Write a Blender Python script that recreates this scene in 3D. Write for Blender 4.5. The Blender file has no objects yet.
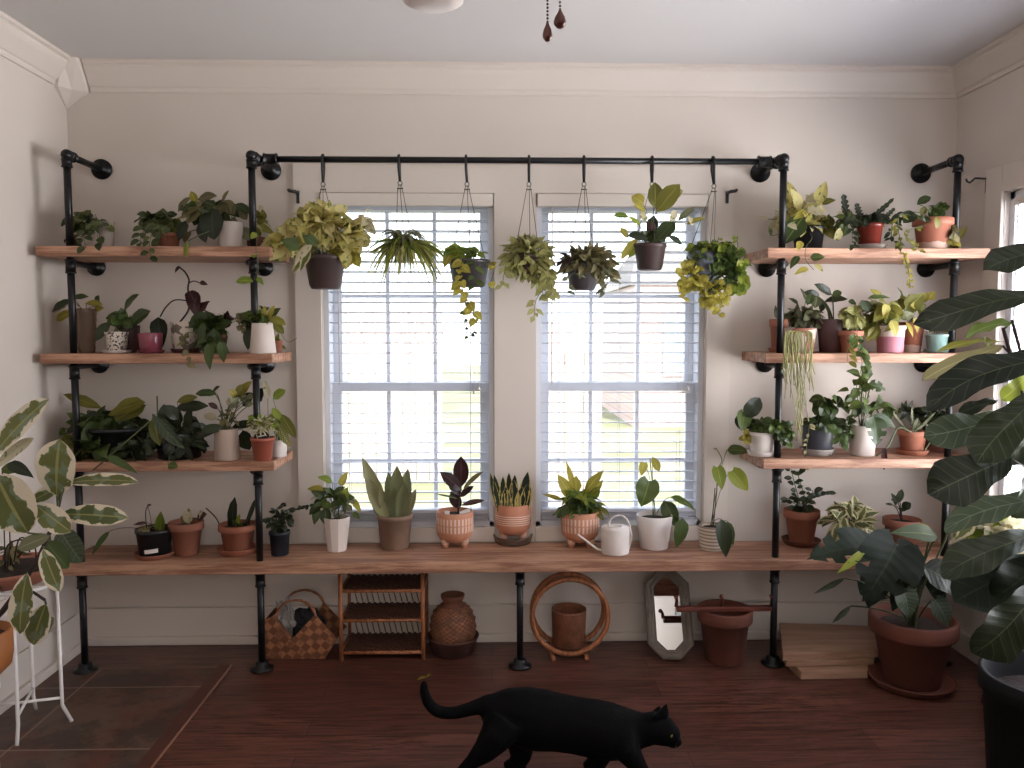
import bpy, math, random
from mathutils import Vector, Matrix, noise
from math import sin, cos, pi, radians
sc = bpy.context.scene
COL = sc.collection
rng = random.Random(7)

# ------------------------------------------------------------ camera (1024 x 768, f = 800 px)
FPX, CX, CY = 800.0, 512.0, 384.0
YAW, PIT, H = math.atan(20/800), math.atan(53/800), 1.295
CF = Vector((sin(YAW)*cos(PIT), cos(YAW)*cos(PIT), -sin(PIT)))
CR = Vector((cos(YAW), -sin(YAW), 0))
CU = CR.cross(CF)
CAM = Vector((0, 0, H))
cd = bpy.data.cameras.new('camera'); co = bpy.data.objects.new('camera', cd); COL.objects.link(co)
cd.sensor_width = 36; cd.lens = 36*FPX/1024; cd.clip_start = .05; cd.clip_end = 200
co.matrix_world = Matrix(((CR.x, CU.x, -CF.x, 0), (CR.y, CU.y, -CF.y, 0), (CR.z, CU.z, -CF.z, H), (0, 0, 0, 1)))
sc.camera = co

# ------------------------------------------------------------ light
def lin(h):
    h = h.lstrip('#'); c = [int(h[i:i+2], 16)/255 for i in (0, 2, 4)]
    return tuple(x/12.92 if x <= .04045 else ((x+.055)/1.055)**2.4 for x in c)
wd = bpy.data.worlds.new('sky'); sc.world = wd; wd.use_nodes = True
bg = wd.node_tree.nodes['Background']
bg.inputs[0].default_value = (.84, .92, 1.0, 1); bg.inputs[1].default_value = 4.6
def area(name, loc, rot, sx, sy, power, color, spread=180, portal=False):
    l = bpy.data.lights.new(name, 'AREA'); l.shape = 'RECTANGLE'; l.size = sx; l.size_y = sy
    l.energy = power; l.color = color; l.spread = radians(spread)
    o = bpy.data.objects.new(name, l); COL.objects.link(o); o.location = loc; o.rotation_euler = rot
    if portal: l.cycles.is_portal = True
    return o
# daylight through the side window; rear, left and up-facing areas are added fill lights
area('rear_fill_light', (.6, -2.35, 1.75), (radians(90), 0, 0), 1.7, 1.0, 17, (1, .95, .9))  # added fill from behind the camera, the rear wall has no window
area('side_window_daylight', (2.35, 2.2, 1.2), (0, radians(90), 0), 1.9, 1.7, 225, (1, .98, .97))
area('left_fill_light', (-1.66, .2, 1.6), (0, radians(-90), 0), 1.1, 1.2, 7, (1, .95, .9))  # added fill to lift the right side, the left wall has no window
area('ceiling_bounce_fill', (.45, .1, 1.86), (radians(180), 0, 0), 1.2, 1.2, 36, (1, .96, .92))  # added unseen fill bounced off the ceiling, no lamp stands here
area('back_window_portal_1', (-.36, 3.425, 1.18), (radians(-90), 0, 0), .78, 1.45, 1, (1, 1, 1), portal=True)
area('back_window_portal_2', (.52, 3.425, 1.18), (radians(-90), 0, 0), .78, 1.45, 1, (1, 1, 1), portal=True)
sl = bpy.data.lights.new('sun', 'SUN'); sl.energy = 12.0; sl.angle = radians(3); sl.color = (1, .95, .85)
so = bpy.data.objects.new('sun', sl); COL.objects.link(so); so.rotation_euler = (radians(48), 0, radians(12))
vs = sc.view_settings; vs.view_transform = 'Standard'; vs.look = 'None'; vs.exposure = 0.0; vs.gamma = 1; vs.use_curve_mapping = False

# ------------------------------------------------------------ pixel -> world measuring helpers
def ray(px, py): return CF*FPX + CR*(px-CX) + CU*(CY-py)
def W(px, py, Y):
    d = ray(px, py); return CAM + d*(Y/d.y)
def Wz(px, py, z):
    d = ray(px, py); return CAM + d*((z-H)/d.z)
def Wx(px, py, x):
    d = ray(px, py); return CAM + d*(x/d.x)
def scl(p): return (Vector(p)-CAM).dot(CF)/FPX          # metres per pixel at p
def atz(px, Y, z):                                      # point at column px, depth Y, height z
    s = 1.0; x = 0
    for _ in range(4):
        s = scl((x, Y, z)); t = s*FPX
        # solve x: (p-CAM).CR = (px-CX)*s
        x = ((px-CX)*s - Y*CR.y)/CR.x
    return Vector((x, Y, z))

# ------------------------------------------------------------ mesh builder
class MB:
    def __init__(s): s.v = []; s.f = []; s.uv = []; s.r = []; s.m = []; s.sm = []
    def add(s, vs, fs, uvs=None, r=0., m=0, sm=True):
        o = len(s.v); s.v += [Vector(v) for v in vs]
        for i, f in enumerate(fs):
            s.f.append(tuple(o+k for k in f)); s.r.append(r); s.m.append(m); s.sm.append(sm)
            s.uv.append([uvs[k] for k in f] if uvs else [(0, 0)]*len(f))
    def box(s, a, b, m=0, rot=None, c=None):
        x0, y0, z0 = a; x1, y1, z1 = b
        vs = [Vector(p) for p in ((x0,y0,z0),(x1,y0,z0),(x1,y1,z0),(x0,y1,z0),(x0,y0,z1),(x1,y0,z1),(x1,y1,z1),(x0,y1,z1))]
        if rot is not None:
            c = Vector(c) if c is not None else (Vector(a)+Vector(b))/2
            vs = [rot @ (v-c) + c for v in vs]
        s.add(vs, [(0,3,2,1),(4,5,6,7),(0,1,5,4),(1,2,6,5),(2,3,7,6),(3,0,4,7)], m=m, sm=False)
    def tube(s, pts, r, n=8, cap=True, m=0, rr=0.):
        pts = [Vector(p) for p in pts]; N = len(pts)
        if N < 2: return
        rad = r if isinstance(r, (list, tuple)) else [r]*N
        t0 = (pts[1]-pts[0]).normalized()
        up = Vector((0, 0, 1)) if abs(t0.z) < .9 else Vector((1, 0, 0))
        a = t0.cross(up).normalized(); vs = []
        for i in range(N):
            t = (pts[min(i+1, N-1)] - pts[max(i-1, 0)])
            if t.length < 1e-9: t = t0.copy()
            t.normalize(); a = (a - t*a.dot(t))
            if a.length < 1e-6: a = t.orthogonal()
            a.normalize(); b = t.cross(a)
            for k in range(n):
                q = 2*pi*k/n; vs.append(pts[i] + (a*cos(q)+b*sin(q))*rad[i])
        fs = [(i*n+k, i*n+(k+1) % n, (i+1)*n+(k+1) % n, (i+1)*n+k) for i in range(N-1) for k in range(n)]
        if cap: fs += [tuple(range(n))[::-1], tuple(range((N-1)*n, N*n))]
        s.add(vs, fs, m=m, r=rr)
    def lathe(s, c, prof, n=28, m=0, sm=True, sx=1, sy=1, ph=0):
        c = Vector(c); vs = []; fs = []; N = len(prof)
        for (r, z) in prof:
            for k in range(n):
                q = 2*pi*k/n+ph; vs.append(c + Vector((cos(q)*r*sx, sin(q)*r*sy, z)))
        z0, z1 = min(p[1] for p in prof), max(p[1] for p in prof)+1e-9; uv = [(k/n, (prof[i][1]-z0)/(z1-z0)) for i in range(N) for k in range(n)]
        for i in range(N-1):
            for k in range(n): fs.append((i*n+k, i*n+(k+1) % n, (i+1)*n+(k+1) % n, (i+1)*n+k))
        if prof[0][0] > 1e-6: fs.append(tuple(range(n))[::-1])
        if prof[-1][0] > 1e-6: fs.append(tuple(range((N-1)*n, N*n)))
        s.add(vs, fs, uv, m=m, sm=sm)
    def sph(s, c, r, n=12, m=0, sc=(1, 1, 1)):
        k = n//2; prof = [(r*sin(pi*i/k)+1e-7, -r*cos(pi*i/k)*sc[2]) for i in range(k+1)]
        s.lathe(c, prof, n, m, sx=sc[0], sy=sc[1])
ORG = {}
def smooth_attr(): pass
def obj(name, mb, mats, parent=None, origin=None, bevel=0, smooth_angle=None):
    o0 = ORG.get(parent.name, Vector()) if parent is not None else Vector(origin) if origin is not None else Vector()
    me = bpy.data.meshes.new(name)
    me.from_pydata([tuple(v-o0) for v in mb.v], [], mb.f)
    if not isinstance(mats, (list, tuple)): mats = [mats]
    for m in mats: me.materials.append(m)
    uvl = me.uv_layers.new(name='UVMap'); at = me.attributes.new('rnd', 'FLOAT', 'FACE')
    k = 0
    for i, p in enumerate(me.polygons):
        p.material_index = mb.m[i]; p.use_smooth = mb.sm[i]
        for j in range(p.loop_total): uvl.data[p.loop_start+j].uv = mb.uv[i][j]
        at.data[i].value = mb.r[i]
    me.update()
    o = bpy.data.objects.new(name, me); COL.objects.link(o)
    if parent is not None: o.parent = parent; 
    else: o.location = o0
    ORG[o.name] = o0
    if bevel:
        b = o.modifiers.new('bevel', 'BEVEL'); b.width = bevel; b.segments = 2; b.limit_method = 'ANGLE'; b.angle_limit = radians(40)
    return o
def thing(name, loc, label, cat, group=None):
    o = bpy.data.objects.new(name, None); COL.objects.link(o); o.location = loc; o.empty_display_size = .05
    ORG[o.name] = Vector(loc); tag(o, label, cat, group); return o
def tag(o, label, cat, group=None):
    o['label'] = label; o['category'] = cat
    if group: o['group'] = group
    return o
def struct(name, mb, m, bevel=0):
    o = obj(name, mb, m, bevel=bevel); o['kind'] = 'structure'; return o

# ------------------------------------------------------------ materials
def new_mat(name):
    m = bpy.data.materials.new(name); m.use_nodes = True; nt = m.node_tree
    b = nt.nodes['Principled BSDF']; return m, nt, b
def N(nt, typ, **kw):
    n = nt.nodes.new(typ)
    for k, v in kw.items(): setattr(n, k, v)
    return n
def mixc(nt, fac, a, b):
    n = nt.nodes.new('ShaderNodeMix'); n.data_type = 'RGBA'
    for sock, v in ((n.inputs[0], fac), (n.inputs[6], a), (n.inputs[7], b)):
        if isinstance(v, bpy.types.NodeSocket): nt.links.new(v, sock)
        elif isinstance(v, (int, float)): sock.default_value = v
        else: sock.default_value = (*v[:3], 1)
    return n.outputs[2]
def math_(nt, op, a, b=None, clamp=False):
    n = nt.nodes.new('ShaderNodeMath'); n.operation = op; n.use_clamp = clamp
    for i, v in ((0, a), (1, b)):
        if v is None: continue
        if isinstance(v, bpy.types.NodeSocket): nt.links.new(v, n.inputs[i])
        else: n.inputs[i].default_value = v
    return n.outputs[0]
def ramp(nt, fac, lo, hi):
    n = nt.nodes.new('ShaderNodeMapRange'); n.interpolation_type = 'SMOOTHSTEP'
    nt.links.new(fac, n.inputs[0]); n.inputs[1].default_value = lo; n.inputs[2].default_value = hi
    return n.outputs[0]
def noise_tex(nt, scale, detail=3, coord='Object', mapscale=None, rough=.5, dist=0):
    tc = nt.nodes.new('ShaderNodeTexCoord'); mp = nt.nodes.new('ShaderNodeMapping'); nz = nt.nodes.new('ShaderNodeTexNoise')
    nt.links.new(tc.outputs[coord], mp.inputs[0]); nt.links.new(mp.outputs[0], nz.inputs[0])
    if mapscale: mp.inputs['Scale'].default_value = mapscale
    nz.inputs['Scale'].default_value = scale; nz.inputs['Detail'].default_value = detail
    nz.inputs['Roughness'].default_value = rough; nz.inputs['Distortion'].default_value = dist
    return nz.outputs[0]
def bump(nt, b, h, strength=.2, dist=.01):
    n = nt.nodes.new('ShaderNodeBump'); n.inputs['Strength'].default_value = strength; n.inputs['Distance'].default_value = dist
    nt.links.new(h, n.inputs['Height']); nt.links.new(n.outputs[0], b.inputs['Normal'])
def simple(name, col, rough=.6, metal=0, var=.12, vscale=6, bmp=0, spec=.5, bscale=60, trans=0, ior=1.45):
    m, nt, b = new_mat(name); c = lin(col) if isinstance(col, str) else col
    nz = noise_tex(nt, vscale, 4)
    out = mixc(nt, ramp(nt, nz, .3, .7), tuple(x*(1-var) for x in c), tuple(min(1, x*(1+var)) for x in c))
    nt.links.new(out, b.inputs['Base Color']); b.inputs['Roughness'].default_value = rough; b.inputs['Metallic'].default_value = metal
    b.inputs['Specular IOR Level'].default_value = spec
    if trans: b.inputs['Transmission Weight'].default_value = trans; b.inputs['IOR'].default_value = ior
    if bmp: bump(nt, b, noise_tex(nt, bscale, 3), bmp, .004)
    return m
def wood(name, a, b_, scale=1.0, axis='x', rough=.55, knots=.25):
    m, nt, b = new_mat(name)
    ms = {'x': (1.2, 14, 14), 'y': (14, 1.2, 14), 'z': (14, 14, 1.2)}[axis]
    n1 = noise_tex(nt, 2.2*scale, 6, mapscale=ms, rough=.6, dist=.6)
    n2 = noise_tex(nt, 9*scale, 5, mapscale=ms, rough=.7)
    n3 = noise_tex(nt, 1.6, 2)
    f = math_(nt, 'MULTIPLY_ADD', n1, .65); 
    f = math_(nt, 'ADD', math_(nt, 'MULTIPLY', n1, .65), math_(nt, 'MULTIPLY', n2, .35))
    c = mixc(nt, ramp(nt, f, .41, .59), lin(a), lin(b_))
    d = mixc(nt, math_(nt, 'MULTIPLY', ramp(nt, n3, .55, .75), knots), c, tuple(x*.45 for x in lin(a)))
    nt.links.new(d, b.inputs['Base Color']); b.inputs['Roughness'].default_value = rough
    bump(nt, b, f, .25, .003); return m
M = {}
M['wall'] = simple('wall_paint', '#cfc5bc', .85, var=.02, vscale=1.5, bmp=.15, bscale=25)
M['wallback'] = M['wall']
M['trim'] = simple('trim_paint', '#d2c8bf', .6, var=.015, vscale=2)
M['ceil'] = simple('ceiling_paint', '#cbc7c5', .9, var=.02, vscale=1, bmp=.2, bscale=8)
M['white_wood'] = simple('window_white', '#dbdde4', .5, var=.01)
M['slat'] = simple('blind_white', '#cdd0dc', .5, var=.01)
M['valance'] = simple('valance', '#d9d0c7', .5, var=.01)
M['pipe'] = simple('black_pipe', '#121215', .38, metal=.3, var=.2, vscale=20, bmp=.1)
M['black_strap'] = simple('black_strap', '#141315', .6)
M['cord'] = simple('grey_cord', '#4d4640', .8)
M['board'] = wood('pine_board', '#875c47', '#bd9176', 1.0, 'x', knots=.35)
M['endgrain'] = M['board']
M['rattan'] = wood('rattan', '#7a482c', '#a8683f', 2, 'z', .55, 0)
M['darkwood'] = wood('dark_wood', '#4a2219', '#6b3325', 1.5, 'x', .5)
M['plywood'] = wood('plywood', '#8b6a53', '#a5826a', 1, 'x', .6, .1)
M['soil'] = simple('soil', '#2c211a', .95, var=.5, vscale=90, bmp=.8, bscale=120)
M['metal_white'] = simple('white_metal', '#e6e2e0', .4, var=.02)
# pane: lets the daylight in, faint reflection
def pane_mat():
    m = bpy.data.materials.new('window_pane'); m.use_nodes = True; nt = m.node_tree; nt.nodes.clear()
    o = N(nt, 'ShaderNodeOutputMaterial'); t = N(nt, 'ShaderNodeBsdfTransparent'); g = N(nt, 'ShaderNodeBsdfGlossy'); x = N(nt, 'ShaderNodeMixShader')
    g.inputs['Roughness'].default_value = .02; x.inputs[0].default_value = .06
    nt.links.new(t.outputs[0], x.inputs[1]); nt.links.new(g.outputs[0], x.inputs[2]); nt.links.new(x.outputs[0], o.inputs[0]); return m
M['pane'] = pane_mat()
def glass_mat(name, tint, rough=.1, mixf=.35, base='#d8d2cc'):
    m = bpy.data.materials.new(name); m.use_nodes = True; nt = m.node_tree; b = nt.nodes['Principled BSDF']; o = nt.nodes['Material Output']
    t = N(nt, 'ShaderNodeBsdfTransparent'); x = N(nt, 'ShaderNodeMixShader'); t.inputs[0].default_value = (*lin(tint), 1)
    b.inputs['Base Color'].default_value = (*lin(base), 1); b.inputs['Roughness'].default_value = rough
    x.inputs[0].default_value = mixf
    nt.links.new(t.outputs[0], x.inputs[1]); nt.links.new(b.outputs[0], x.inputs[2]); nt.links.new(x.outputs[0], o.inputs[0]); return m
M['glass'] = glass_mat('clear_glass', '#f2efec')
M['glass_brown'] = glass_mat('ribbed_glass', '#cdb8a8', .15, .5, '#8a7668')
M['glass_green'] = glass_mat('green_glass', '#3a4a42', .15, .75, '#10161a')
# pots
M['terra'] = simple('terracotta', '#8d5946', .8, var=.14, vscale=8, bmp=.2)
M['terra_dk'] = simple('terracotta_dark', '#653729', .8, var=.18, vscale=8, bmp=.2)
M['terra_br'] = simple('terracotta_bright', '#995f49', .75, var=.12, vscale=8, bmp=.1)
M['redglaze'] = simple('red_glaze', '#6a281f', .25, var=.1)
M['redplast'] = simple('red_plastic', '#96503f', .5, var=.05)
M['white'] = simple('white_ceramic', '#dcd4cf', .35, var=.02)
M['whitem'] = simple('white_matte', '#cfc3bb', .7, var=.03, bmp=.1)
M['taupe'] = simple('taupe_concrete', '#a89488', .8, var=.06, bmp=.2)
M['brownpot'] = simple('brown_stoneware', '#7f6655', .8, var=.1, vscale=10, bmp=.2)
M['black'] = simple('black_plastic', '#17171b', .4, var=.1)
M['matteblack'] = simple('matte_black', '#0b0b0d', .75, var=.1, spec=.2)
M['navy'] = simple('navy_plastic', '#171b26', .5, var=.1)
M['charcoal'] = simple('charcoal_plastic', '#33343c', .5, var=.1)
M['darkgrey'] = simple('dark_grey_plastic', '#3d383a', .45, var=.08)
M['hangbrown'] = simple('brown_plastic', '#40312f', .5, var=.06)
M['purplebrown'] = simple('purple_brown_glaze', '#4a2c2c', .45, var=.15)
M['magenta'] = simple('magenta_glaze', '#7c3a48', .2, var=.15, vscale=30)
M['pink'] = simple('pink_glaze', '#a9717d', .4, var=.05)
M['mint'] = simple('mint_glaze', '#87a39c', .3, var=.12, vscale=20)
M['mustard'] = simple('mustard_glaze', '#955a2b', .6, var=.15)
M['greyblue'] = simple('grey_blue_plastic', '#5c5f6e', .5, var=.05)
M['cream'] = simple('cream_ceramic', '#cdbcaa', .6, var=.04)
def pot_pat(name, base, alt, kind):
    m, nt, b = new_mat(name); tc = N(nt, 'ShaderNodeTexCoord'); sp = N(nt, 'ShaderNodeSeparateXYZ'); nt.links.new(tc.outputs['UV'], sp.inputs[0])
    u, v = sp.outputs[0], sp.outputs[1]
    A, B = lin(base), lin(alt)
    if kind == 'dash':                                  # two rows of upright dashes
        w1 = math_(nt, 'GREATER_THAN', math_(nt, 'FRACT', math_(nt, 'MULTIPLY', u, 30)), .58)
        tri = math_(nt, 'LESS_THAN', math_(nt, 'FRACT', math_(nt, 'MULTIPLY', math_(nt, 'SUBTRACT', v, .36), 4.0)), .86)
        inb = math_(nt, 'MULTIPLY', math_(nt, 'GREATER_THAN', v, .36), math_(nt, 'LESS_THAN', v, .86))
        f = math_(nt, 'MULTIPLY', math_(nt, 'MULTIPLY', w1, tri), inb)
    elif kind == 'rings':
        w1 = math_(nt, 'GREATER_THAN', math_(nt, 'FRACT', math_(nt, 'MULTIPLY', v, 15)), .62)
        inb = math_(nt, 'MULTIPLY', math_(nt, 'GREATER_THAN', v, .34), math_(nt, 'LESS_THAN', v, .68)); f = math_(nt, 'MULTIPLY', w1, inb)
    elif kind == 'bands':
        f = math_(nt, 'GREATER_THAN', math_(nt, 'FRACT', math_(nt, 'MULTIPLY', v, 7)), .55)
    elif kind == 'half':
        f = math_(nt, 'GREATER_THAN', v, .60)
    elif kind == 'foot':                                # pale mineral band round the foot
        f = math_(nt, 'LESS_THAN', math_(nt, 'ADD', v, math_(nt, 'MULTIPLY', noise_tex(nt, 25, 3), .25)), .36)
    elif kind == 'speck':
        f = math_(nt, 'GREATER_THAN', noise_tex(nt, 130, 1), .56)
    elif kind == 'paint':
        f = math_(nt, 'GREATER_THAN', noise_tex(nt, 22, 2), .55)
    c = mixc(nt, f, A, B); nt.links.new(c, b.inputs['Base Color']); b.inputs['Roughness'].default_value = .65; return m
M['dash'] = pot_pat('dashed_clay', '#bd8468', '#dbc0ae', 'dash')
M['ring'] = pot_pat('ringed_clay', '#b97b5f', '#dcc5b5', 'rings')
M['band'] = pot_pat('banded_stoneware', '#cfc1b0', '#8e7f73', 'bands')
M['pinkhalf'] = pot_pat('pink_and_white', '#a86d79', '#cbbab0', 'half')
M['terrafoot'] = pot_pat('terracotta_with_salt', '#905641', '#bda294', 'foot')
M['speck'] = pot_pat('speckled_ceramic', '#c4b8ac', '#3b3431', 'speck')
M['patt'] = pot_pat('painted_ceramic', '#b9a598', '#9a5f4d', 'paint')
M['patw'] = pot_pat('marbled_ceramic', '#c9bdb2', '#6d6259', 'paint')
# leaves
def leafmat(name, a, b2, edge=None, eth=.75, rib=None, trans=.25, rough=.42, blotch=None, bth=.55, stripes=None, nscale=25, ribw=.07, eamp=.9, veins=0):
    m = bpy.data.materials.new(name); m.use_nodes = True; nt = m.node_tree; b = nt.nodes['Principled BSDF']; o = nt.nodes['Material Output']
    at = N(nt, 'ShaderNodeAttribute'); at.attribute_name = 'rnd'
    tc = N(nt, 'ShaderNodeTexCoord'); sp = N(nt, 'ShaderNodeSeparateXYZ'); nt.links.new(tc.outputs['UV'], sp.inputs[0])
    au = math_(nt, 'MULTIPLY', math_(nt, 'ABSOLUTE', math_(nt, 'SUBTRACT', sp.outputs[0], .5)), 2)
    c = mixc(nt, at.outputs['Fac'], lin(a), lin(b2)); nz = noise_tex(nt, nscale, 3)
    if stripes:
        w = math_(nt, 'SINE', math_(nt, 'MULTIPLY', math_(nt, 'ADD', sp.outputs[1], math_(nt, 'MULTIPLY', au, -.25)), 55))
        c = mixc(nt, math_(nt, 'MULTIPLY', ramp(nt, w, .0, .8), .7), c, lin(stripes))
    if blotch: c = mixc(nt, ramp(nt, nz, bth-.03, bth+.03), c, lin(blotch))
    if edge: c = mixc(nt, ramp(nt, math_(nt, 'ADD', au, math_(nt, 'MULTIPLY', math_(nt, 'SUBTRACT', nz, .5), eamp)), eth-.04, eth+.04), c, lin(edge))
    if rib: c = mixc(nt, math_(nt, 'MULTIPLY', math_(nt, 'LESS_THAN', au, ribw), .6), c, lin(rib))
    if veins:                                           # side veins running out from the midrib
        fr = math_(nt, 'FRACT', math_(nt, 'MULTIPLY', math_(nt, 'SUBTRACT', sp.outputs[1], math_(nt, 'MULTIPLY', au, .16)), veins))
        tri = math_(nt, 'ABSOLUTE', math_(nt, 'SUBTRACT', fr, .5)); vm = math_(nt, 'GREATER_THAN', tri, .455)
        if rib: c = mixc(nt, math_(nt, 'MULTIPLY', vm, .35), c, lin(rib))
        bump(nt, b, math_(nt, 'ADD', tri, math_(nt, 'MULTIPLY', nz, .25)), .35, .004)
    nt.links.new(c, b.inputs['Base Color']); b.inputs['Roughness'].default_value = rough; b.inputs['Specular IOR Level'].default_value = .32
    t = N(nt, 'ShaderNodeBsdfTranslucent'); nt.links.new(c, t.inputs[0]); x = N(nt, 'ShaderNodeMixShader'); x.inputs[0].default_value = trans
    nt.links.new(b.outputs[0], x.inputs[1]); nt.links.new(t.outputs[0], x.inputs[2]); nt.links.new(x.outputs[0], o.inputs[0])
    return m
L = {}
L['green'] = leafmat('leaf_green', '#33421f', '#56652f', rib='#7f8a4c')
L['dark'] = leafmat('leaf_dark', '#1b2216', '#303924', rib='#3d4731', trans=.08, rough=.35)
L['deep'] = leafmat('leaf_deep', '#2b381c', '#48592d', rib='#5c6740', trans=.12, rough=.35)
L['olive'] = leafmat('leaf_olive', '#545622', '#807c36', rib='#9c9555', trans=.35)
L['yellow'] = leafmat('leaf_yellow', '#958b38', '#b6aa50', rib='#d0c878', trans=.5)
L['gold'] = leafmat('leaf_gold_variegated', '#b9ae60', '#ddd298', edge=None, blotch='#747b3d', bth=.60, rib='#ddd5a0', trans=.5, nscale=45)
L['pale'] = leafmat('leaf_pale', '#b5ab8c', '#cfc6a8', blotch='#7d8455', bth=.6, trans=.4, nscale=50)
L['hoya'] = leafmat('leaf_cream_edged', '#2c3820', '#565e34', edge='#97915c', eth=.97, trans=.2, nscale=90)
L['hoyacream'] = leafmat('leaf_cream_hearted', '#4c5533', '#6b6f42', edge='#c8be96', eth=.55, trans=.25, nscale=90)
L['strpy'] = leafmat('leaf_striped', '#777a42', '#a39f5e', rib='#ddd5a4', stripes='#cbc68e', trans=.5)
L['grey'] = leafmat('leaf_greygreen', '#55593f', '#77795c', rib='#9a997c', trans=.2)
L['dusk'] = leafmat('leaf_dusky', '#56513a', '#8d845c', rib='#9c936a', trans=.33)
L['snakeg'] = leafmat('leaf_silver_blade', '#6c7252', '#8d8a62', edge='#3f4630', eth=1.05, trans=.2)
L['snakey'] = leafmat('leaf_yellow_edged_blade', '#131d16', '#223024', edge='#b7a562', eth=.82, trans=.08, nscale=40)
L['burg'] = leafmat('leaf_burgundy', '#28171a', '#442a2b', rib='#6b4a45', trans=.1, rough=.3)
L['ficus'] = leafmat('leaf_fiddle', '#131a12', '#262f1d', rib='#565e44', trans=.10, rough=.4, ribw=.03, veins=9)
L['tineke'] = leafmat('leaf_variegated_rubber', '#4b5633', '#6a6d3e', edge='#d6cbb4', eth=.72, rib='#a59f66', blotch='#6f7c62', bth=.54, eamp=2.0, trans=.28, nscale=22)
L['lime'] = leafmat('leaf_lime', '#6a8234', '#98a040', rib='#b4b65e', trans=.45)
L['blue'] = leafmat('leaf_bluegreen', '#2d372a', '#4b5742', rib='#7f8a72', trans=.15, ribw=.03, veins=8)
L['straw'] = leafmat('leaf_straw', '#7d7650', '#a39a6e', trans=.2)
L['mono'] = leafmat('leaf_monstera', '#0d170e', '#1a2715', rib='#35422c', trans=.05, rough=.6, ribw=.03, veins=8)
M['stemg'] = simple('stem_green', '#4a5230', .6, var=.2)
M['stemb'] = simple('stem_brown', '#2a1d18', .7, var=.2)
M['stemy'] = simple('stem_yellow', '#7c7a46', .6, var=.2)
# ------------------------------------------------------------ room
BW = 3.285; XL, XR, CZ = W(67, 115, BW).x, W(958, 95, BW).x, 2.347
RY = -2.6
def zat(px, py, Y): return W(px, py, Y).z
# floor: planks, slate tiles on the left, a wooden threshold strip between
def floor_mat():
    m, nt, b = new_mat('floor_planks'); tc = N(nt, 'ShaderNodeTexCoord'); br = N(nt, 'ShaderNodeTexBrick')
    nt.links.new(tc.outputs['Object'], br.inputs[0]); br.inputs['Scale'].default_value = 1
    br.inputs['Brick Width'].default_value = 1.2; br.inputs['Row Height'].default_value = .125; br.inputs['Mortar Size'].default_value = .0014
    br.inputs['Color1'].default_value = (*lin('#5c362c'), 1); br.inputs['Color2'].default_value = (*lin('#754a3d'), 1); br.inputs['Mortar'].default_value = (*lin('#241210'), 1)
    g = noise_tex(nt, 3, 8, mapscale=(1.6, 26, 1), rough=.75, dist=.8)
    c = mixc(nt, ramp(nt, g, .42, .62), br.outputs[0], lin('#321a15'))
    nt.links.new(c, b.inputs['Base Color']); b.inputs['Roughness'].default_value = .36; bump(nt, b, g, .35, .003); return m
def tile_mat():
    m, nt, b = new_mat('slate_tiles'); tc = N(nt, 'ShaderNodeTexCoord'); mp = N(nt, 'ShaderNodeMapping'); br = N(nt, 'ShaderNodeTexBrick')
    nt.links.new(tc.outputs['Object'], mp.inputs[0]); nt.links.new(mp.outputs[0], br.inputs[0]); br.offset = 0
    mp.inputs['Location'].default_value = (1.496+.45, -2.86+.435*8, 0)
    br.inputs['Scale'].default_value = 1; br.inputs['Brick Width'].default_value = .45; br.inputs['Row Height'].default_value = .435
    br.inputs['Mortar Size'].default_value = .004; br.inputs['Color1'].default_value = (*lin('#544238'), 1); br.inputs['Color2'].default_value = (*lin('#5f4a3e'), 1)
    br.inputs['Mortar'].default_value = (*lin('#8a7566'), 1)
    n1 = noise_tex(nt, 2.2, 5, rough=.7); n2 = noise_tex(nt, 5, 5, rough=.7)
    c = mixc(nt, math_(nt, 'MULTIPLY', ramp(nt, n1, .46, .6), .85), br.outputs[0], lin('#5e3228'))
    c = mixc(nt, math_(nt, 'MULTIPLY', ramp(nt, n2, .46, .6), .75), c, lin('#342b26'))
    c = mixc(nt, br.outputs['Fac'], c, lin('#7d695c'))
    nt.links.new(c, b.inputs['Base Color']); b.inputs['Roughness'].default_value = .5; bump(nt, b, n2, .3, .004); return m
fb = MB(); fb.box((XL-.2, RY-.1, -.06), (XR+.2, BW+.14, 0)); struct('floor', fb, floor_mat())
fb = MB(); fb.box((XL, .4, .0005), (-1.06, 3.02, .004)); struct('floor_tiles', fb, tile_mat())
fb = MB(); fb.box((-1.06, .4, .0005), (-1.014, 3.05, .005)); struct('trim_1', fb, simple('threshold_wood', '#4e2b23', .5), .001)
fb = MB(); fb.box((-1.0135, .4, .0005), (-1.008, 3.05, .0055)); struct('trim_15', fb, simple('threshold_edge', '#8a6552', .5))
cb = MB(); cb.box((XL-.2, RY-.1, CZ), (XR+.2, BW+.14, CZ+.06)); struct('ceiling', cb, M['ceil'])
# back wall with its two window openings
w1x0, w1x1 = W(323, 350, BW).x, W(494, 350, BW).x
w2x0, w2x1 = W(536, 350, BW).x, W(705, 350, BW).x
wz0, wz1 = zat(410, 528, BW), zat(410, 194, BW)
T = .14
def grid_wall(xs, zs, holes, y0, y1):
    mb = MB()
    for i in range(len(xs)-1):
        for j in range(len(zs)-1):
            if (i, j) in holes: continue
            mb.box((xs[i], y0, zs[j]), (xs[i+1], y1, zs[j+1]))
    return mb
groove = zat(520, 603.5, BW)
def wall_merge(mb):
    return mb
struct('wall_back', grid_wall([XL-.12, w1x0, w1x1, w2x0, w2x1, XR+.12], [0, wz0, wz1, CZ], {(1, 1), (3, 1)}, BW, BW+T), M['wall'])
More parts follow.
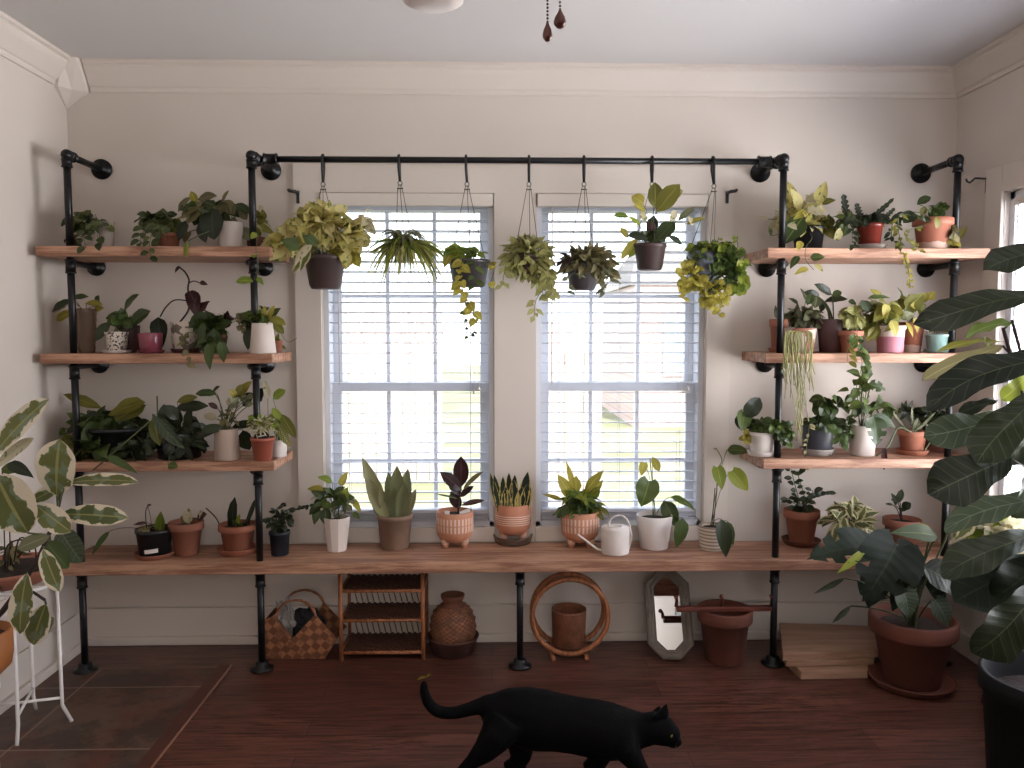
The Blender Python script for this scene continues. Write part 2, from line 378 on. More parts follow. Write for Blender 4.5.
# wainscot boards on the lower walls: thin boards with a dark reveal line between them
bz = Wz(400, 563, 0)  # placeholder
z0b = W(300, 564, 2.97).z                     # bench top
pb = MB()
pb.box((XL, BW-.010, .0), (XR, BW, groove-.003)); pb.box((XL, BW-.010, groove+.003), (XR, BW, z0b-.05))
struct('trim_2', pb, M['trim'], .002)
# left wall
lb = MB(); lb.box((XL-.12, RY, 0), (XL, BW+T, CZ)); struct('wall_left', lb, M['wall'])
pb = MB(); pb.box((XL, 1.0, 0), (XL+.008, BW-.01, groove-.003)); pb.box((XL, 1.0, groove+.003), (XL+.008, BW-.01, z0b-.05)); struct('trim_3', pb, M['trim'], .002)
# right wall with a window
ry0, ry1 = 1.35, Wx(1001, 300, XR).y
rz0, rz1 = .5, Wx(1005, 192, XR).z
mb = MB()
ys = [RY, ry0, ry1, BW+T]; zs = [0, rz0, rz1, CZ]
for i in range(3):
    for j in range(3):
        if (i, j) == (1, 1): continue
        mb.box((XR, ys[i], zs[j]), (XR+.14, ys[i+1], zs[j+1]))
struct('wall_right', mb, M['wall'])
mb = MB(); mb.box((XL-.12, RY-.1, 0), (XR+.14, RY, CZ)); struct('wall_rear', mb, M['wall'])
# baseboards
for nm, a, b in (('baseboard_back', (XL, BW-.03, 0), (XR, BW-.0105, .035)), ('baseboard_left', (XL+.0085, 1.0, 0), (XL+.028, BW-.03, .035)), ('baseboard_right', (XR-.02, 1.0, 0), (XR, BW-.03, .09))):
    mb = MB(); mb.box(a, b); struct(nm, mb, M['trim'], .004)
# crown moulding: a cove profile swept along each wall
CP = [(0, 0), (0, -.125), (.010, -.125), (.014, -.115), (.014, -.105), (.022, -.10), (.040, -.075), (.062, -.045), (.070, -.030), (.070, -.020), (.084, -.014), (.084, 0)]
CP = [(d*.86, z*.86) for d, z in CP]
def sweep(p0, p1, inward):
    mb = MB(); n = len(CP); vs = []
    for k, p in enumerate((p0, p1)):
        for (d, z) in CP:
            q = Vector(p) + Vector(inward)*d + Vector((0, 0, z)); vs.append(q)
    fs = [(i, (i+1) % n, n+(i+1) % n, n+i) for i in range(n)] + [tuple(range(n))[::-1], tuple(range(n, 2*n))]
    mb.add(vs, fs, sm=False); return mb
struct('trim_4', sweep((XL+.10, BW, CZ), (XR, BW, CZ), (0, -1, 0)), M['trim'])
struct('trim_5', sweep((XL, RY, CZ), (XL, BW-.10, CZ), (1, 0, 0)), M['trim'])
struct('trim_6', sweep((XR, RY, CZ), (XR, BW, CZ), (-1, 0, 0)), M['trim'])
# faceted corner block at the left
mb = MB()
K_ = .82
pts_top = [(XL, BW-.13), (XL+.05, BW-.13), (XL+.105, BW-.105), (XL+.13, BW-.05), (XL+.13, BW), (XL, BW)]
pts_top = [(XL+(x-XL)*K_, BW+(y-BW)*K_) for x, y in pts_top]
pts_mid = [(XL, BW-.11), (XL+.02, BW-.11), (XL+.055, BW-.055), (XL+.11, BW-.02), (XL+.11, BW), (XL, BW)]
pts_mid = [(XL+(x-XL)*K_, BW+(y-BW)*K_) for x, y in pts_mid]
vs = [(x, y, CZ) for x, y in pts_top] + [(x, y, CZ-.11) for x, y in pts_mid] + [(XL+.002, BW-.002, CZ-.175)]
n = 6; fs = [(i, (i+1) % n, n+(i+1) % n, n+i) for i in range(n)] + [(n+i, n+(i+1) % n, 12) for i in range(n)] + [tuple(range(n))]
mb.add(vs, fs, sm=False); struct('trim_7', mb, M['trim'])
# window casing (flat boards proud of the wall)
cx0, cx1, ctop = W(297, 350, BW).x, W(729, 350, BW).x, zat(500, 166, BW)
Cy0, Cy1 = BW-.016, BW
def casing(nm, x0, z0, x1, z1, y0=Cy0, y1=Cy1):
    mb = MB(); mb.box((x0, y0, z0), (x1, y1, z1)); struct(nm, mb, M['trim'], .003)
struct('trim_8', grid_wall([cx0, w1x0-.002, w1x1+.002, w2x0-.002, w2x1+.002, cx1], [z0b, wz1+.002, ctop], {(1, 0), (3, 0)}, Cy0, Cy1), M['trim'])
# stool under each window
for nm, a, b in (('trim_12', w1x0, w1x1), ('trim_13', w2x0, w2x1)):
    casing(nm, a-.003, z0b, b+.003, wz0+.006, BW-.022, BW)
# windows
def make_window(nm, x0, x1, vpx, horiz_py):
    jm = MB()
    jm.box((x0, BW+.02, wz0), (x0+.022, BW+T, wz1)); jm.box((x1-.022, BW+.02, wz0), (x1, BW+T, wz1))
    jm.box((x0, BW+.02, wz1-.02), (x1, BW+T, wz1)); jm.box((x0, BW+.02, wz0), (x1, BW+T, wz0+.022))
    w = struct(nm, jm, M['white_wood'], .002)
    zm = zat(410, 388, BW+.1)
    def sash(y, za, zb, hz, name):
        s = MB(); a, b = x0+.0225, x1-.0225; t = .036
        s.box((a, y, za), (a+t, y+.03, zb)); s.box((b-t, y, za), (b, y+.03, zb))
        s.box((a+t, y, za), (b-t, y+.03, za+t*1.2)); s.box((a+t, y, zb-t), (b-t, y+.03, zb))
        for px in vpx:
            X = W(px, 350, y).x; s.box((X-.008, y+.006, za+t*1.2), (X+.008, y+.024, zb-t))
        Z = zat(410, hz, y); s.box((a+t, y+.007, Z-.008), (b-t, y+.023, Z+.008))
        o = obj(name, s, M['white_wood'], w, bevel=.0015)
        g = MB(); g.box((a+t, y+.013, za+t), (b-t, y+.016, zb-t)); p = obj('pane', g, M['pane'], o)
    sash(BW+.108, zm-.015, wz1-.021, 296, 'upper_sash')
    sash(BW+.072, wz0+.023, zm+.025, 461, 'lower_sash')
    return w
make_window('window_1', w1x0, w1x1, (388, 435), 0)
make_window('window_2', w2x0, w2x1, (591, 638), 0)
def make_blind(x0, x1, label, wand_px, tas_px):
    t = thing('window_blind', ((x0+x1)/2, BW+.04, wz0), label, 'blind', None)
    yc = BW+.036
    vb = MB(); vz = zat(410, 207, BW+.01); vb.box((x0+.003, BW-.026, vz), (x1-.003, BW+.012, wz1-.001)); vb.box((x0+.006, BW+.013, vz+.012), (x1-.006, BW+.06, wz1-.003))
    obj('valance', vb, M['valance'], t, bevel=.002)
    sb = MB(); z = vz-.012; zb = wz0+.055
    while z > zb+.02:
        a = .07
        sb.box((x0+.026, yc-.024, z-.0015), (x1-.026, yc+.024, z+.0015), rot=Matrix.Rotation(-a, 3, 'X'))
        z -= .0415
    obj('slats', sb, M['slat'], t)
    rb = MB()
    for k in range(5): rb.box((x0+.026, yc-.025, wz0+.0245+k*.007), (x1-.026, yc+.025, wz0+.0285+k*.007))
    rb.box((x0+.026, yc-.026, wz0+.0595), (x1-.026, yc+.026, wz0+.073))
    obj('bottom_rail', rb, M['slat'], t, bevel=.001)
    cbm = MB()
    for f in (.14, .5, .86):
        X = x0+(x1-x0)*f
        for yy in (yc-.0275, yc+.0275): cbm.tube([(X, yy, wz0+.07), (X, yy, vz+.01)], .0008, 4)
    obj('ladder_cord', cbm, M['slat'], t)
    wb = MB(); X = W(wand_px, 350, yc-.04).x; wb.tube([(X, yc-.034, vz+.02), (X, yc-.034, zat(410, 385, BW))], .003, 6); obj('tilt_wand', wb, M['valance'], t)
    tb = MB()
    for k, dx in enumerate((-4, 1)):
        X = W(tas_px+dx, 350, yc-.04).x; zz = zat(410, 390-k*3, BW); tb.tube([(X, yc-.034, vz+.02), (X, yc-.034, zz)], .0009, 4)
        tb.lathe((X, yc-.034, zz-.018), [(.001, 0), (.006, .004), (.005, .013), (.001, .02)], 8)
    obj('pull_cord', tb, M['valance'], t)
make_blind(w1x0, w1x1, 'white slatted blind in the left of the two back windows', 339, 478)
make_blind(w2x0, w2x1, 'white slatted blind in the right of the two back windows', 552, 688)
# right window: casing, frame, blind
mb = MB(); mb.box((XR-.014, ry1+.001, rz0-.09), (XR, ry1+.10, rz1+.10)); mb.box((XR-.014, ry0-.10, rz1+.001), (XR, ry1, rz1+.10)); mb.box((XR-.014, ry0-.1, rz0-.09), (XR, ry1, rz0-.001)); mb.box((XR-.014, ry0-.10, rz0-.001), (XR, ry0-.001, rz1+.001))
struct('trim_14', mb, M['trim'], .003)
mb = MB()
for a, b in (((XR+.02, ry0, rz0), (XR+.13, ry0+.03, rz1)), ((XR+.02, ry1-.03, rz0), (XR+.13, ry1, rz1)), ((XR+.02, ry0, rz1-.03), (XR+.13, ry1, rz1)), ((XR+.02, ry0, rz0), (XR+.13, ry1, rz0+.03)), ((XR+.08, (ry0+ry1)/2-.03, rz0), (XR+.12, (ry0+ry1)/2+.03, rz1)), ((XR+.08, ry0, 1.32), (XR+.12, ry1, 1.36))):
    mb.box(a, b)
w3 = struct('window_3', mb, M['white_wood'], .002)
t = thing('window_blind', (XR+.04, (ry0+ry1)/2, rz0), 'white blind in the window on the right-hand wall, behind the fiddle leaf tree', 'blind')
sb = MB(); z = rz1-.06
while z > rz0+.06:
    sb.box((XR+.018, ry0+.035, z-.0016), (XR+.062, ry1-.035, z+.0016), rot=Matrix.Rotation(radians(22), 3, 'Y')); z -= .0415
obj('slats', sb, M['slat'], t)
sb = MB()
for k in range(12):
    y = ry0+.06+(ry1-ry0-.12)*k/11
    sb.tube([(XR+.012, y, rz0+.04), (XR+.012, y, rz1-.04)], .0028, 6)
obj('ladder_cord', sb, M['slat'], t)
sb = MB(); sb.box((XR+.012, ry0+.032, rz1-.055), (XR+.066, ry1-.032, rz1-.031)); obj('headrail', sb, M['valance'], t)
# outside: lawn, plank fence, neighbour's brick house
gm, nt, b = new_mat('lawn'); nz = noise_tex(nt, 1.2, 5); nt.links.new(mixc(nt, ramp(nt, nz, .35, .7), lin('#6c6e50'), lin('#83806a')), b.inputs['Base Color']); b.inputs['Roughness'].default_value = .95
mb = MB(); mb.box((-25, BW+.3, -.5), (25, 40, -.4)); o = struct('ground', mb, gm)
def fence(x0, x1, y, h, label):
    t = thing('garden_fence', ((x0+x1)/2, y, -.4), label, 'fence'); mb = MB(); x = x0
    while x < x1-.01: mb.box((x, y-.01, -.4), (x+.135, y+.01, h+.02*sin(x*9))); x += .15
    obj('planks', mb, simple('weathered_plank', '#b8a8a4', .9), t); rb = MB()
    rw = simple('rail_wood', '#a89086', .9)
    for z in (0, h*.75): rb = MB(); rb.box((x0, y+.011, z), (x1, y+.05, z+.09)); obj('rail', rb, rw, t)
fence(.42, .87, 6.2, 1.37, 'pale plank fence outside beyond the right back window'); fence(-1.75, -.55, 9.0, 1.6, 'pinkish fence outside beyond the left back window')
t = thing('neighbour_house', (2.2, 14, -.4), 'pale brick house seen faintly across the lawn through the blinds', 'house')
hm, nt, b = new_mat('pale_brick'); tc = N(nt, 'ShaderNodeTexCoord'); br = N(nt, 'ShaderNodeTexBrick'); mp = N(nt, 'ShaderNodeMapping'); mp.inputs['Rotation'].default_value = (radians(90), 0, 0)
nt.links.new(tc.outputs['Object'], mp.inputs[0]); nt.links.new(mp.outputs[0], br.inputs[0]); br.inputs['Scale'].default_value = 3
br.inputs['Color1'].default_value = (*lin('#b39a95'), 1); br.inputs['Color2'].default_value = (*lin('#a78d88'), 1); br.inputs['Mortar'].default_value = (*lin('#c0b4ae'), 1); nt.links.new(br.outputs[0], b.inputs['Base Color'])
mb = MB(); mb.box((2.5, 14, -.4), (5.5, 18, 2.1)); wl = obj('wall', mb, hm, t)
mb = MB(); mb.add([(2.4, 13.95, 2.1), (5.6, 13.95, 2.1), (5.9, 18.4, 2.1), (2.4, 18.4, 2.1), (2.9, 16, 3.0), (5.2, 16, 3.0)], [(0, 1, 5, 4), (2, 3, 4, 5), (1, 2, 5), (3, 0, 4), (3, 2, 1, 0)], sm=False); obj('roof', mb, simple('roof_shingle', '#6f6b6a', .9), t)
for x in (3.0, 4.3):
    mb = MB(); mb.box((x, 13.97, .5), (x+.9, 13.999, 1.6)); obj('window', mb, simple('house_window', '#8f98a3', .2), t)

# ------------------------------------------------------------ shelves and pipe frame
SF, SB = 2.97, 3.255
PY = 3.015; PR = .0130
BT = .036
LX0 = XL+.03
lx1 = lambda py: W(272, py, SF).x
def board(x0, x1, ztop, label, cat='shelf', name='shelf_board', group='thick pine shelf boards', t=BT):
    mb = MB(); n = 14
    mb.box((x0, SF, ztop-t), (x1, SB, ztop)); o = obj(name, mb, M['board'], origin=((x0+x1)/2, (SF+SB)/2, ztop-t), bevel=.003)
    tag(o, label, cat, group); return o
zl = [W(150, 246.5, SF).z, W(150, 355.5, SF).z, W(200, 462, SF).z]
zr = [W(870, 247.5, SF).z, W(870, 351.5, SF).z, W(830, 459, SF).z]
Z1 = (zl[0]+zr[0])/2; Z2 = (zl[1]+zr[1])/2; Z3 = (zl[2]+zr[2])/2
Z0 = W(480, 562.5, SF).z
lxe = W(272, 355, SF).x; rxs = W(765.5, 355, SF).x
for z, nm in ((Z1, 'top'), (Z2, 'middle'), (Z3, 'lowest')):
    board(LX0, lxe, z, nm+' pine shelf board of the left-hand shelf stack')
    board(rxs, W(990.5, 250, SF).x, z, nm+' pine shelf board of the right-hand shelf stack')
board(LX0+.03, XR-.05, Z0, 'long pine bench board running under both windows and both shelf stacks', 'bench', 'bench_board', None, .04)
PIPE = M['pipe']
def fitting(mb, p, ax, r=.024, l=.05):
    p = Vector(p); a = Vector(ax)*l/2; mb.tube([p-a, p-a*.8, p-a*.79, p+a*.79, p+a*.8, p+a], [r*1.12, r*1.12, r, r, r*1.12, r*1.12], 14)
xpl = [atz(70, PY, Z1).x, W(256.5, 400, PY).x, W(778.5, 400, PY).x, atz(955, PY, Z1).x]
xc = atz(520, PY, .2).x
ztp = [W(68, 155, PY).z, W(252, 157, PY).z, W(783, 159, PY).z, W(957, 158, PY).z]
ztop_pipe = sum(ztp)/4
def upright(parent, x, levels, zt, arms=True, topdir=0):
    segs = [0.012] + sum([[z-t-.0005, z+.0005] for z, t in levels], []) + ([zt] if zt else [])
    for i in range(0, len(segs)-1, 2):
        mb = MB(); mb.tube([(x, PY, segs[i]), (x, PY, segs[i+1])], PR, 14); obj('pipe', mb, PIPE, parent)
    for z, t in levels:
        mb = MB(); fitting(mb, (x, PY, z-t-.035), (0, 0, 1), .0175, .05); obj('collar', mb, PIPE, parent)
    mb = MB(); mb.lathe((x, PY, 0.001), [(.0, 0), (.045, 0), (.045, .007), (.026, .011), (.024, .03), (.02, .032), (0, .032)], 18); obj('floor_flange', mb, PIPE, parent)
def wallarm(parent, x, z, dx=0):
    p0 = Vector((x, PY, z)); p1 = Vector((x+dx, BW-.001, z))
    d = (p1-p0).normalized()
    mb = MB(); mb.tube([p0, p1-d*.012], PR, 12); obj('wall_arm', mb, PIPE, parent)
    mb = MB(); mb.tube([p1-d*.03, p1-d*.012, p1-d*.0119, p1], [.022, .022, .040, .040], 20); obj('wall_flange', mb, PIPE, parent)
def elbow(parent, x, z):
    mb = MB(); mb.sph((x, PY, z), .0205, 14); fitting(mb, (x, PY, z-.03), (0, 0, 1), .018, .03); fitting(mb, (x, PY+.03, z), (0, 1, 0), .018, .03); obj('elbow', mb, PIPE, parent)
lv = [(Z0, .04), (Z3, BT), (Z2, BT), (Z1, BT)]
names = ['outer left black pipe upright in the corner by the left wall', None, None, 'outer right black pipe upright beside the side window']
def shelf_arms(parent, x, sgn):
    for z in (Z3, Z2, Z1):                             # short pipe arms under each board back to the wall
        zz = z-BT-.016
        mb = MB(); mb.tube([(x, PY, zz), (x+sgn*.035, PY+.05, zz), (x+sgn*.035, BW-.012, zz)], .012, 10); obj('shelf_arm', mb, PIPE, parent)
        mb = MB(); mb.tube([(x+sgn*.035, BW-.03, zz), (x+sgn*.035, BW-.012, zz), (x+sgn*.035, BW-.0119, zz), (x+sgn*.035, BW-.001, zz)], [.02, .02, .036, .036], 16); obj('arm_flange', mb, PIPE, parent)
for k, sg in ((0, -1), (3, 1)):
    t = thing('pipe_upright', (xpl[k], PY, 0), names[k], 'pipe upright')
    upright(t, xpl[k], lv, ztop_pipe); elbow(t, xpl[k], ztop_pipe); wallarm(t, xpl[k], ztop_pipe, 0.0); shelf_arms(t, xpl[k], sg)
t = thing('shelving_frame', ((xpl[1]+xpl[2])/2, PY, 0), 'black pipe frame of two inner uprights joined by the long rail over the windows', 'pipe frame')
for k, sg in ((1, -1), (2, 1)):
    upright(t, xpl[k], lv, ztop_pipe); elbow(t, xpl[k], ztop_pipe); wallarm(t, xpl[k], ztop_pipe); shelf_arms(t, xpl[k], sg)
RYr = PY+.055
mb = MB(); mb.tube([(xpl[1], RYr, ztop_pipe), (xpl[2], RYr, ztop_pipe)], .0118, 14); obj('rail', mb, PIPE, t)
for x, s in ((xpl[1], 1), (xpl[2], -1)):
    mb = MB(); fitting(mb, (x+s*.055, RYr, ztop_pipe), (1, 0, 0), .020, .05); fitting(mb, (x, RYr, ztop_pipe), (0, 1, 0), .021, .05); obj('tee', mb, PIPE, t)
t = thing('bench_post', (xc, PY, 0), 'short black pipe leg under the middle of the bench', 'pipe leg')
mb = MB(); mb.tube([(xc, PY, .012), (xc, PY, Z0-.0405)], PR, 14); obj('pipe', mb, PIPE, t)
mb = MB(); fitting(mb, (xc, PY, Z0-.075), (0, 0, 1), .0175, .05); obj('collar', mb, PIPE, t)
mb = MB(); mb.lathe((xc, PY, 0.001), [(.0, 0), (.045, 0), (.045, .007), (.026, .011), (.024, .03), (.02, .032), (0, .032)], 18); obj('floor_flange', mb, PIPE, t)
# small black brackets on the casing and the right wall
def bracket(px, py, dirx, label):
    p = W(px, py, BW-.016); t = thing('wall_hook', p, label, 'hook')
    mb = MB(); mb.box((p.x-.006, BW-.022, p.z-.03), (p.x+.006, BW-.0165, p.z+.02)); obj('back_plate', mb, M['black'], t, bevel=.001)
    mb = MB(); mb.tube([(p.x, BW-.02, p.z+.012), (p.x+dirx*.004, BW-.05, p.z+.012), (p.x+dirx*.025, BW-.055, p.z+.014), (p.x+dirx*.028, BW-.055, p.z+.02)], .007, 8); obj('arm', mb, M['black'], t)
bracket(298, 196, -1, 'small black hook on the casing left of the windows'); bracket(727, 196, 1, 'small black hook on the casing right of the windows')
p = Wx(988, 182, XR); t = thing('wall_hook', p, 'black curved hook on the right-hand wall above the side window', 'hook')
mb = MB(); mb.box((XR-.006, p.y-.008, p.z-.04), (XR-.0005, p.y+.008, p.z+.02)); obj('back_plate', mb, M['black'], t)
mb = MB(); mb.tube([(XR-.004, p.y, p.z+.012), (XR-.05, p.y, p.z+.014), (XR-.062, p.y, p.z+.004), (XR-.072, p.y, p.z-.003), (XR-.083, p.y, p.z+.003), (XR-.085, p.y, p.z+.012)], .004, 8); obj('arm', mb, M['black'], t)
# ------------------------------------------------------------ leaves and plants
PROF = {
 'ovate': [(0, .0), (.06, .5), (.18, .88), (.34, 1), (.6, .82), (.82, .42), (.94, .14), (1, 0)],
 'heart': [(0, .45), (.05, .78), (.2, .98), (.35, 1), (.6, .78), (.82, .4), (.94, .13), (1, 0)],
 'ell': [(0, 0), (.1, .45), (.3, .88), (.5, 1), (.7, .88), (.9, .42), (1, 0)],
 'lance': [(0, .12), (.15, .6), (.4, 1), (.7, .68), (.9, .25), (1, 0)],
 'strap': [(0, .7), (.5, 1), (.8, .75), (1, .05)],
 'blade': [(0, .55), (.25, .85), (.5, 1), (.75, .75), (.92, .3), (1, 0)],
 'fiddle': [(0, .06), (.08, .42), (.22, .62), (.38, .66), (.62, .98), (.8, 1), (.93, .66), (.98, .3), (1, .08)],
 'rubber': [(0, 0), (.07, .38), (.25, .82), (.5, 1), (.75, .92), (.9, .58), (.97, .22), (1, 0)],
 'round': [(0, .15), (.1, .65), (.3, .95), (.5, 1), (.75, .85), (.92, .5), (1, .1)],
 'zig': [(0, .5), (.1, 1), (.14, .45), (.25, 1), (.3, .45), (.41, 1), (.46, .45), (.57, 1), (.62, .45), (.73, .95), (.78, .4), (.9, .7), (1, 0)],
}
def pf(name, v):
    P = PROF[name]
    for (a, x), (b, y) in zip(P, P[1:]):
        if v <= b: return x + (y-x)*(v-a)/(b-a+1e-9)
    return 0
YMAX = 3.245
def clampv(p):
    if p.y > 3.21: p.y = min(YMAX, 3.21+(p.y-3.21)*.25)
    if p.x < XL+.02: p.x = XL+.02
    if p.x > XR-.02: p.x = XR-.02
    return p
def leaf(mb, b, t, w, prof='ovate', n=None, arch=.08, fold=.18, seg=7, cross=4, r=None, wav=.0, split=False, curl=0, clamp=True, twist=0):
    b = Vector(b); t = Vector(t); ax = t-b; Ln = ax.length
    if Ln < 1e-5: return
    a = ax/Ln; n = Vector(n) if n is not None else Vector((rng.uniform(-.3, .3), -.8, rng.uniform(.2, .8)))
    n = n - a*n.dot(a)
    if n.length < 1e-4: n = a.orthogonal()
    n.normalize(); s = a.cross(n); s0_, n0_ = s.copy(), n.copy(); hw = w/2; vs = []; uv = []
    back = .16 if prof == 'heart' else 0
    ph = rng.uniform(0, 6.28)
    if prof == 'zig': seg = 24
    for i in range(seg+1):
        v = i/seg; pw = pf(prof, v)
        c = b + ax*v + n*(arch*Ln*4*v*(1-v)) - n*(curl*Ln*v*v)
        if twist: tw = twist*(v-.3); s = s0_*cos(tw)+n0_*sin(tw); n = n0_*cos(tw)-s0_*sin(tw)
        for j in range(cross+1):
            u = -1+2*j/cross
            p = c + s*(u*pw*hw) + n*(abs(u)*pw*hw*fold) + n*(wav*w*sin(v*14+ph+(u > 0)*1.7)*abs(u))
            if back: p = p - a*(back*hw*2*abs(u)**1.5*max(0, 1-v*3.0))
            if clamp: clampv(p)
            vs.append(p); uv.append((j/cross, v))
    fs = []
    for i in range(seg):
        for j in range(cross):
            if split:
                u = abs(-1+2*(j+.5)/cross)
                if u > .42 and .2 < i/seg < .92 and i % 3 == 2: continue
            q = i*(cross+1)+j; fs.append((q, q+1, q+cross+2, q+cross+1))
    mb.add(vs, fs, uv, r=rng.random() if r is None else r)
def bez(a, c, b, n=7): return [a*(1-t)**2 + c*2*t*(1-t) + b*t*t for t in [i/n for i in range(n+1)]]

def pot_profile(kind, R, r, h):
    t = .05*R+.0015
    if kind == 'terra':                     # collar rim flower pot
        k = h*.76; rk = r+(R*.88-r)*.96
        return [(r*.93, 0), (r, h*.02), (rk, k), (R*.97, k+.001), (R, k+h*.03), (R, h*.985), (R*.97, h), (R*.88, h), (R*.85, h*.86)]
    if kind == 'plain': return [(r*.95, 0), (r, h*.02), (R, h*.985), (R*.985, h), (R*.93, h), (R*.9, h*.88)]
    if kind == 'nurse': return [(r*.95, 0), (r, h*.02), (R*.93, h*.86), (R, h*.87), (R, h), (R*.93, h), (R*.88, h*.85)]
    if kind == 'hang': return [(r*.9, 0), (r, h*.06), (r*1.02, h*.1), (r*1.05, h*.11), (R*.97, h*.86), (R*1.03, h*.88), (R*1.03, h), (R*.95, h), (R*.9, h*.85)]
    if kind == 'round':                     # rounded belly, footed pots
        return [(r*.4, h*.16), (r*.85, h*.19), (R*.93, h*.34), (R, h*.55), (R, h*.985), (R*.97, h), (R*.92, h), (R*.89, h*.88)]
    if kind == 'bowl': return [(r, 0), (r*1.03, h*.05), (R*.8, h*.35), (R*.97, h*.8), (R, h), (R*.95, h), (R*.9, h*.8)]
    if kind == 'ribbed':
        P = [(r*.95, 0)]
        for i in range(13):
            f = i/12; P.append((r+(R-r)*f+(.035*R if i % 2 else 0), h*(.02+.96*f)))
        return P+[(R*.97, h), (R*.92, h), (R*.9, h*.88)]
    if kind == 'ring3':
        return [(r*.95, 0), (r, h*.02), (R*.86, h*.33), (R*.9, h*.36), (R*.9, h*.60), (R*.95, h*.63), (R*.96, h*.8), (R, h*.82), (R, h), (R*.93, h), (R*.89, h*.88)]
    if kind == 'vase': return [(r*.9, 0), (r, h*.03), (r*.92, h*.4), (R*.9, h*.75), (R, h), (R*.93, h), (R*.85, h*.7)]
def make_pot(t, base, kind, R, r, h, mat, soil=True, facets=28, saucer=None, feet=False, stuff='soil'):
    mb = MB(); P = pot_profile(kind, R, r, h); lift = 0
    if saucer:
        sR, smat, sh = saucer; sm = MB(); sm.lathe(base, [(0, 0), (sR*.82, 0), (sR*.86, .001), (sR*.98, sh*.9), (sR, sh), (sR*.93, sh), (sR*.8, sh*.4), (0, sh*.35)], 28); obj('saucer', sm, smat, t); lift = sh*.36+.0006
    c = base+Vector((0, 0, lift)); mb.lathe(c, P[:-1]+[P[-1], (P[-1][0]*.2, P[-1][1]*.995), (0.0001, P[-1][1]*.99)] if False else P, facets, sm=(facets > 14))
    obj('pot', mb, mat, t)
    if soil:
        sm = MB(); zr = P[-1][1]-.001; Rs = P[-1][0]*.985
        vs = [(0, 0, zr+.004)]; nn = 20
        for q in range(nn): vs.append((cos(2*pi*q/nn)*Rs*.6, sin(2*pi*q/nn)*Rs*.6, zr+.003+rng.uniform(0, .003)))
        for q in range(nn): vs.append((cos(2*pi*q/nn)*Rs, sin(2*pi*q/nn)*Rs, zr))
        vs = [c+Vector(v) for v in vs]
        fs = [(0, 1+q, 1+(q+1) % nn) for q in range(nn)] + [(1+q, 1+nn+q, 1+nn+(q+1) % nn, 1+(q+1) % nn) for q in range(nn)]
        sm.add(vs, fs); obj('soil', sm, M['soil'], t)
    if feet:
        for q in range(3):
            a = 2*pi*q/3+.52+pi/3; fm = MB(); fm.lathe(c+Vector((cos(a)*r*.72, sin(a)*r*.72, 0)), [(.001, 0), (R*.15, .001), (R*.2, h*.12), (R*.27, h*.25), (.001, h*.27)], 12); obj('foot', fm, mat, t)
    return c+Vector((0, 0, P[-1][1]))

